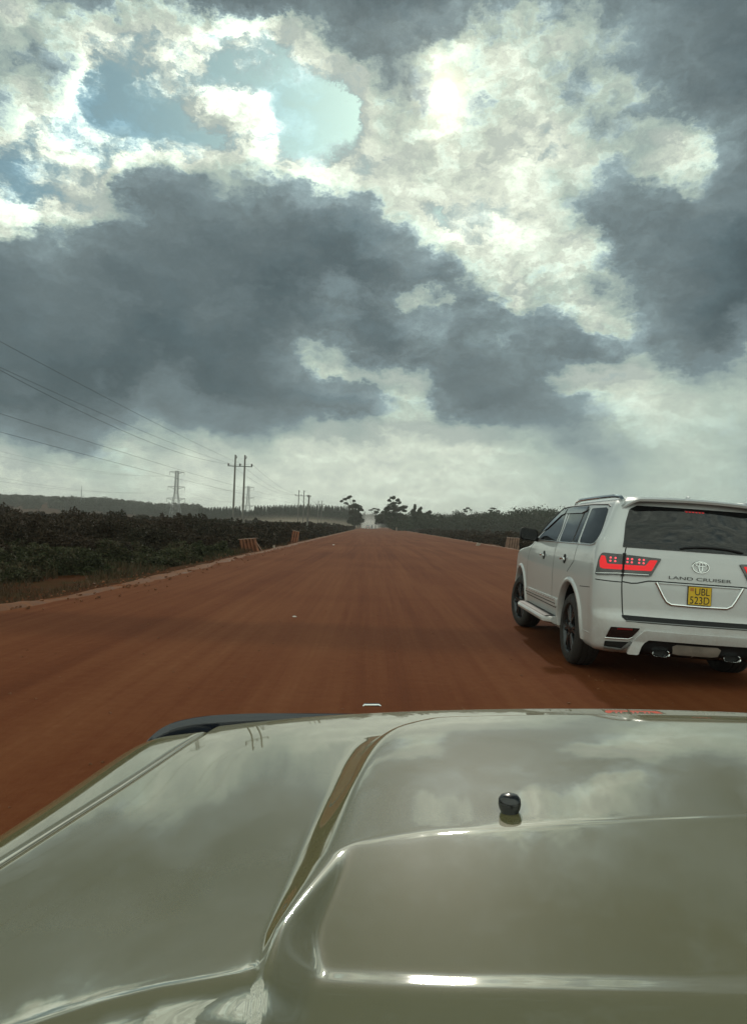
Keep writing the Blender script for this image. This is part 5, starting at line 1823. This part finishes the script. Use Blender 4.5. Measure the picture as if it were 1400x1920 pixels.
def hood_z(x, y):
    z = O_base(x, y)
    # everything is the same on the other half of the bonnet
    xm = np.where(x > XC, 2 * XC - x, x)
    xl = np.interp(y, _yk, _xl); xr = np.interp(y, _yk, _xr)
    w = np.maximum(xr - xl, 0.012)
    e0 = 0.10
    t = (xm - xl) / w
    a = (softplus(t - e0, e0 * 1.2) - softplus(t - 1 + e0, e0 * 1.2)) / (1 - 2 * e0)
    h = np.interp(y, _yk, _hk)
    yf = YFA + 0.045 - 0.02 * (xm - XC) ** 2
    b = smooth((yf - y) / 0.060)
    z = z + h * a * b
    # rear part dips towards the windscreen behind a rounded ridge
    yr = interp_x(RID, xm)
    yD = interp_x(DD, x)
    yD = np.where(x > XC + 0.8, interp_x(DD, xm), yD)
    ye = np.maximum(y, yD)
    dr = yr - ye
    (x1, y1), (x2, y2) = DG
    L = math.hypot(x2 - x1, y2 - y1)
    nx, ny = (y1 - y2) / L, -(x1 - x2) / L
    dd = (xm - x1) * nx + (ye - y1) * ny
    if nx < 0: dd = -dd
    lip = yr - yD - 0.021
    drl = -softplus(-(dr - lip), 0.004) + lip            # flatten out on the lip
    g = 0.165 * softplus(drl, 0.006)
    k = (0.75 + 0.65 * smooth((ye - yD) / 0.09)) * softplus(dd, 0.006 + 0.022 * smooth((yD - y) / 0.035))
    e = 0.003
    drop = 0.5 * (g + k - np.sqrt((g - k) ** 2 + e * e))
    z = z - np.maximum(drop, 0)
    z = z - 0.42 * softplus(yD - y, 0.005)
    return z

_sa, _sb = hp(395, 1367, O_base), hp(0, 1622, O_base)
def seam_x(y):
    return _sb[0] + (_sa[0] - _sb[0]) * (y - _sb[1]) / (_sa[1] - _sb[1])
_ha, _hb = hp(278, 1395, lambda x, y: O_base(x, y) - .022), hp(0, 1555, lambda x, y: O_base(x, y) - .030)

def own_car():
    ys = np.concatenate([np.linspace(0.40, 1.55, 270), np.linspace(1.553, 1.0, 1)[:0]])
    tt = np.linspace(0, 1, 400)
    # the bonnet panel between its two seams, rolled down at the edges
    ny = 300
    V = []
    for j in range(ny + 1):
        v = j / ny
        xs0 = seam_x(1.57)
        row = []
        # y follows the bowed front edge
        x = None
        xa = XC + (np.linspace(-1, 1, 401)) * 1.0
        yl = 0.26
        # rows are blended from straight (rear) to bowed (front)
        for _ in range(2):
            yc = yl + (yF(xa if x is None else x) - yl) * v
            sx = seam_x(yc)
            hw = XC - sx - 0.003
            x = XC + np.linspace(-1, 1, 401) * hw
        y = yl + (yF(x) - yl) * v
        z = hood_z(x, y)
        e = (hw - np.abs(x - XC))
        z = z - 0.006 * (1 - np.sqrt(1 - np.clip(1 - e / 0.006, 0, 1) ** 2))
        V.append(np.stack([x, y, z], -1))
    V = np.array(V)
    # folded edge under the front and along the seams
    fr = V[-1].copy(); fr[:, 2] -= 0.03; fr[:, 1] -= 0.004
    V = np.concatenate([V, fr[None]])
    lf = V[:, :1].copy(); lf[:, :, 2] -= 0.03; rt = V[:, -1:].copy(); rt[:, :, 2] -= 0.03
    V = np.concatenate([lf, V, rt], 1)
    n0, n1 = V.shape[:2]
    i = np.arange(n0 - 1)[:, None] * n1 + np.arange(n1 - 1)[None]
    F = np.stack([i, i + 1, i + n1 + 1, i + n1], -1).reshape(-1, 4)
    o = np_mesh('bonnet', V.reshape(-1, 3), F, M['khaki'], OWN, smooth=True)
    o.data.set_sharp_from_angle(angle=R(50))
    # wings either side
    def hwf(y):
        w = XC - (_hb[0] + (_ha[0] - _hb[0]) * (y - _hb[1]) / (_ha[1] - _hb[1]))
        return w - 1.6 * np.clip(y - 1.52, 0, 1) ** 1.5
    yw = np.linspace(0.20, 1.62, 160)
    hws = np.convolve(np.pad(hwf(yw), 12, mode='edge'), np.ones(25) / 25, 'valid')
    for s in (-1, 1):
        V = []
        for y, hw in zip(yw, hws):
            sx = XC - seam_x(y) + 0.003
            sh = 0.115
            st = max(sx + 0.012, hw - sh)
            dx = np.concatenate([[sx, sx, sx + 0.002, sx + 0.006], np.linspace(sx + 0.012, st, 10)[1:], st + (hw - st) * np.sin(np.linspace(0, math.pi / 2, 22))[1:]])
            x = XC - dx
            zb = O_base(np.maximum(x, -0.8), np.full(len(x), min(y, 1.56)))
            q = np.clip((dx - st) / max(hw - st, 1e-4), 0, 1)
            z = zb - 0.085 * (1 - np.sqrt(np.maximum(0, 1 - q ** 2)))
            z[0] -= 0.035; z[1] -= 0.005; z[2] -= 0.0015
            z = z - 0.09 * np.clip((y - 1.50) / 0.12, 0, 1) ** 2
            # flank down to the sill, with a wheel opening
            zz = np.linspace(z[-1], 0.52, 16)[1:]
            bul = 0.02 * np.sin(np.linspace(0, math.pi, 16))[1:]
            dx = np.concatenate([dx, hw + bul]); z = np.concatenate([z, zz])
            X = XC + s * dx
            V.append(np.stack([X, np.full(len(X), y), z], -1))
        V = np.array(V)
        n0, n1 = V.shape[:2]
        i = np.arange(n0 - 1)[:, None] * n1 + np.arange(n1 - 1)[None]
        F = np.stack([i, i + n1, i + n1 + 1, i + 1], -1).reshape(-1, 4)
        if s > 0: F = F[:, ::-1]
        c = V.reshape(-1, 3)[F].mean(1)
        keep = ~(((c[:, 1] - 0.95) ** 2 + (c[:, 2] - 0.42) ** 2 < 0.46 ** 2))
        w = np_mesh('wing', V.reshape(-1, 3), F[keep], M['khaki'], OWN, smooth=True)
        w.data.set_sharp_from_angle(angle=R(50))
        wh = empty('wheel', (XC + s * .80, 0.95, .40)); wh.parent = OWN
        MB().lathe([(.22, -.13), (.37, -.13), (.40, -.09), (.40, .09), (.37, .13), (.22, .13)], 40, 'X', None, True).build('tyre', M['rubber'], wh)
        MB().lathe([(0, s * .06), (.07, s * .10), (.20, s * .07), (.235, s * .12), (.235, -s * .1), (0, -s * .1)], 32, 'X').build('rim', M['steel'], wh)
    # dark space under the seams, and the front with grille and bumper
    m = MB(); vs = []; n = 60
    xs = np.linspace(XC - .86, XC + .86, n)
    for (dy, z) in ((0.018, 1.005), (0.045, .93), (0.06, .80), (0.075, .62), (0.03, .48)):
        for x in xs: vs.append((x, float(yF(np.array([x]))[0]) + dy - (0.02 if z > 1 else 0), z))
    fs = [(r * n + i, r * n + i + 1, (r + 1) * n + i + 1, (r + 1) * n + i) for r in range(4) for i in range(n - 1)]
    m.add(vs, fs).build('front_panel', M['khaki'], OWN, smooth=40)
    m = MB(); vs = []
    for (dy, z) in ((0.062, .90), (0.075, .90), (0.09, .70), (0.075, .70)):
        for x in np.linspace(XC - .42, XC + .42, n): vs.append((x, float(yF(np.array([x]))[0]) + dy, z))
    m.add(vs, [(r * n + i, r * n + i + 1, ((r + 1) % 4) * n + i + 1, ((r + 1) % 4) * n + i) for r in range(4) for i in range(n - 1)]).build('grille', M['black'], OWN, smooth=40)
    MB().box((XC, 1.00, 0.985), (1.66, 1.10, .03)).build('engine_bay', M['gap'], OWN, smooth=0)
    # black scuttle panel behind the bonnet
    m = MB(); vs = []
    for (y, z) in ((0.34, 1.10), (0.28, 1.12), (0.20, 1.14), (0.10, 1.16)):
        for x in np.linspace(XC - .80, XC + .80, 30): vs.append((x, y, z - 0.05 * (x - XC) ** 2))
    m.add(vs, [(r * 30 + i, (r + 1) * 30 + i, (r + 1) * 30 + i + 1, r * 30 + i + 1) for r in range(3) for i in range(29)]).build('scuttle_panel', M['black'], OWN, smooth=40)
    # smoked deflector along the leading edge
    xk = [-.500, -.490, -.470, -.433, -.38, -.29, -.20, -.09, 0.02, .42]
    zk = [1.020, 1.036, 1.052, 1.0635, 1.067, 1.069, 1.070, 1.071, 1.072, 1.073]
    xs = np.concatenate([np.linspace(-.50, -.40, 26), np.linspace(-.39, .42, 60)])
    zt = np.interp(xs, xk, zk) + 0.012 * np.clip((0.02 - xs) / 0.3, 0, 1) * np.clip((xs + .505) / .05, 0, 1); zt = np.convolve(np.pad(zt, 3, mode='edge'), np.ones(7) / 7, 'valid')
    yy = np.array([1.652 - 0.085 * (x - XC) ** 2 - 1.25 * max(0, abs(x - XC) - .78) ** 1.5 for x in xs])
    xs = np.concatenate([xs, 2 * XC - xs[::-1][1:]]); yy = np.concatenate([yy, yy[::-1][1:]]); zt = np.concatenate([zt, zt[::-1][1:]])
    m = MB(); vs = []; k = len(xs)
    for (dy, dz) in ((0.004, -0.085), (-0.001, -0.02), (0.002, -0.003), (0.006, 0.0), (0.010, -0.003), (0.008, -0.02), (0.012, -0.085)):
        for x, y, z in zip(xs, yy, zt): vs.append((x, y + dy, z + dz))
    fs = [(r * k + i, r * k + i + 1, (r + 1) * k + i + 1, (r + 1) * k + i) for r in range(6) for i in range(k - 1)]
    M['acrylic'] = simple('smoked_acrylic', (0.010, 0.013, 0.022), 0.10, coat=0.6)
    m.add(vs, fs).build('bonnet_deflector', M['acrylic'], OWN, smooth=60, fix=True)
    def surf(px, py):
        x, y = hp(px, py, hood_z)
        return Vector((x, y, float(hood_z(np.array([x]), np.array([y]))[0])))
    p = surf(698, 1328)
    c = empty('deflector_clip', tuple(p + Vector((0, .005, .004)))); c.parent = OWN
    MB().tube([(-.023, 0, 0), (-.018, 0, .003), (.018, 0, .003), (.023, 0, 0)], [.002, .004, .004, .002], 8).build('clip_bar', M['chrome'], c)
    # washer jet
    p = surf(956, 1523)
    nz = empty('washer_jet', tuple(p)); nz.parent = OWN
    MB().lathe([(0.0, -.003), (.0095, -.003), (.010, .001), (.0115, .004), (.0125, .009), (.0120, .0145), (.0095, .018), (.005, .0195), (0.0, .020)], 28).build('nozzle', M['jet'], nz, smooth=60)
    MB().tube([(0, -.0115, .010), (0, -.0130, .010)], .0018, 8).build('jet_hole', M['gap'], nz)
M['jet'] = simple('jet_plastic', (0.008, 0.008, 0.009), 0.25, coat=0.4)
own_car()

# ------------------------------------------------------------------ dust and haze
def volume_mat(name, col, dens, aniso=0.2):
    m = bpy.data.materials.new(name)
    m.use_nodes = True
    m.node_tree.nodes.clear()
    T = NT(m.node_tree)
    v = T.node('ShaderNodeVolumePrincipled')
    v.inputs['Color'].default_value = (*col, 1)
    v.inputs['Density'].default_value = dens
    v.inputs['Anisotropy'].default_value = aniso
    o = T.node('ShaderNodeOutputMaterial')
    m.node_tree.links.new(v.outputs[0], o.inputs['Volume'])
    return m
def dust_mat(name, col, dens, seed):
    m = bpy.data.materials.new(name)
    m.use_nodes = True
    m.node_tree.nodes.clear()
    T = NT(m.node_tree)
    tc = T.node('ShaderNodeTexCoord')
    P = tc.outputs['Object']
    r = T.vm('LENGTH', P)
    n, _ = T.noise(T.vm('ADD', P, (seed, seed * 0.7, 0)), 1.8, 3, 0.6)
    f = T.m('POWER', T.m('SUBTRACT', 1.0, r, clamp=True), 1.3)
    f = T.m('MULTIPLY', f, T.maprange(n, 0.35, 0.65, 0.35, 1.3))
    v = T.node('ShaderNodeVolumePrincipled')
    v.inputs['Color'].default_value = (*col, 1)
    T.put(v.inputs['Density'], T.m('MULTIPLY', f, dens))
    v.inputs['Anisotropy'].default_value = 0.3
    o = T.node('ShaderNodeOutputMaterial')
    m.node_tree.links.new(v.outputs[0], o.inputs['Volume'])
    return m
def dust():
    c = at(692, 984, 325)
    for (dx, dy, z, s, col, dens, lab) in ((0, 12, 0.6, (4.6, 26, 4.2), (0.94, 0.92, 0.88), 0.30, 'pale dust cloud raised around the far car'),
                                      (0.5, 48, 2.0, (6.5, 34, 8.0), (0.92, 0.90, 0.86), 0.07, 'taller thin dust drifting behind the far car'),
                                      (-36, 45, 0.5, (46, 70, 5.5), (0.78, 0.66, 0.52), 0.016, 'low tan dust drifting off the road to the left')):
        o = MB().ball((0, 0, 0), 1.0, 24, 14).build('dust', dust_mat('dust_cloud', col, dens, dx + dy), None)
        o.location = (c.x + dx, c.y + dy, z); o.scale = s
        tag(o, lab, 'dust', kind='stuff')
dust()
HZ = MB().box((0, 1055, 21.2), (3010, 2300, 44.6)).build('haze', volume_mat('haze_air', (0.90, 0.93, 0.90), 0.00036, 0.35), None, smooth=0)
tag(HZ, kind='stuff')
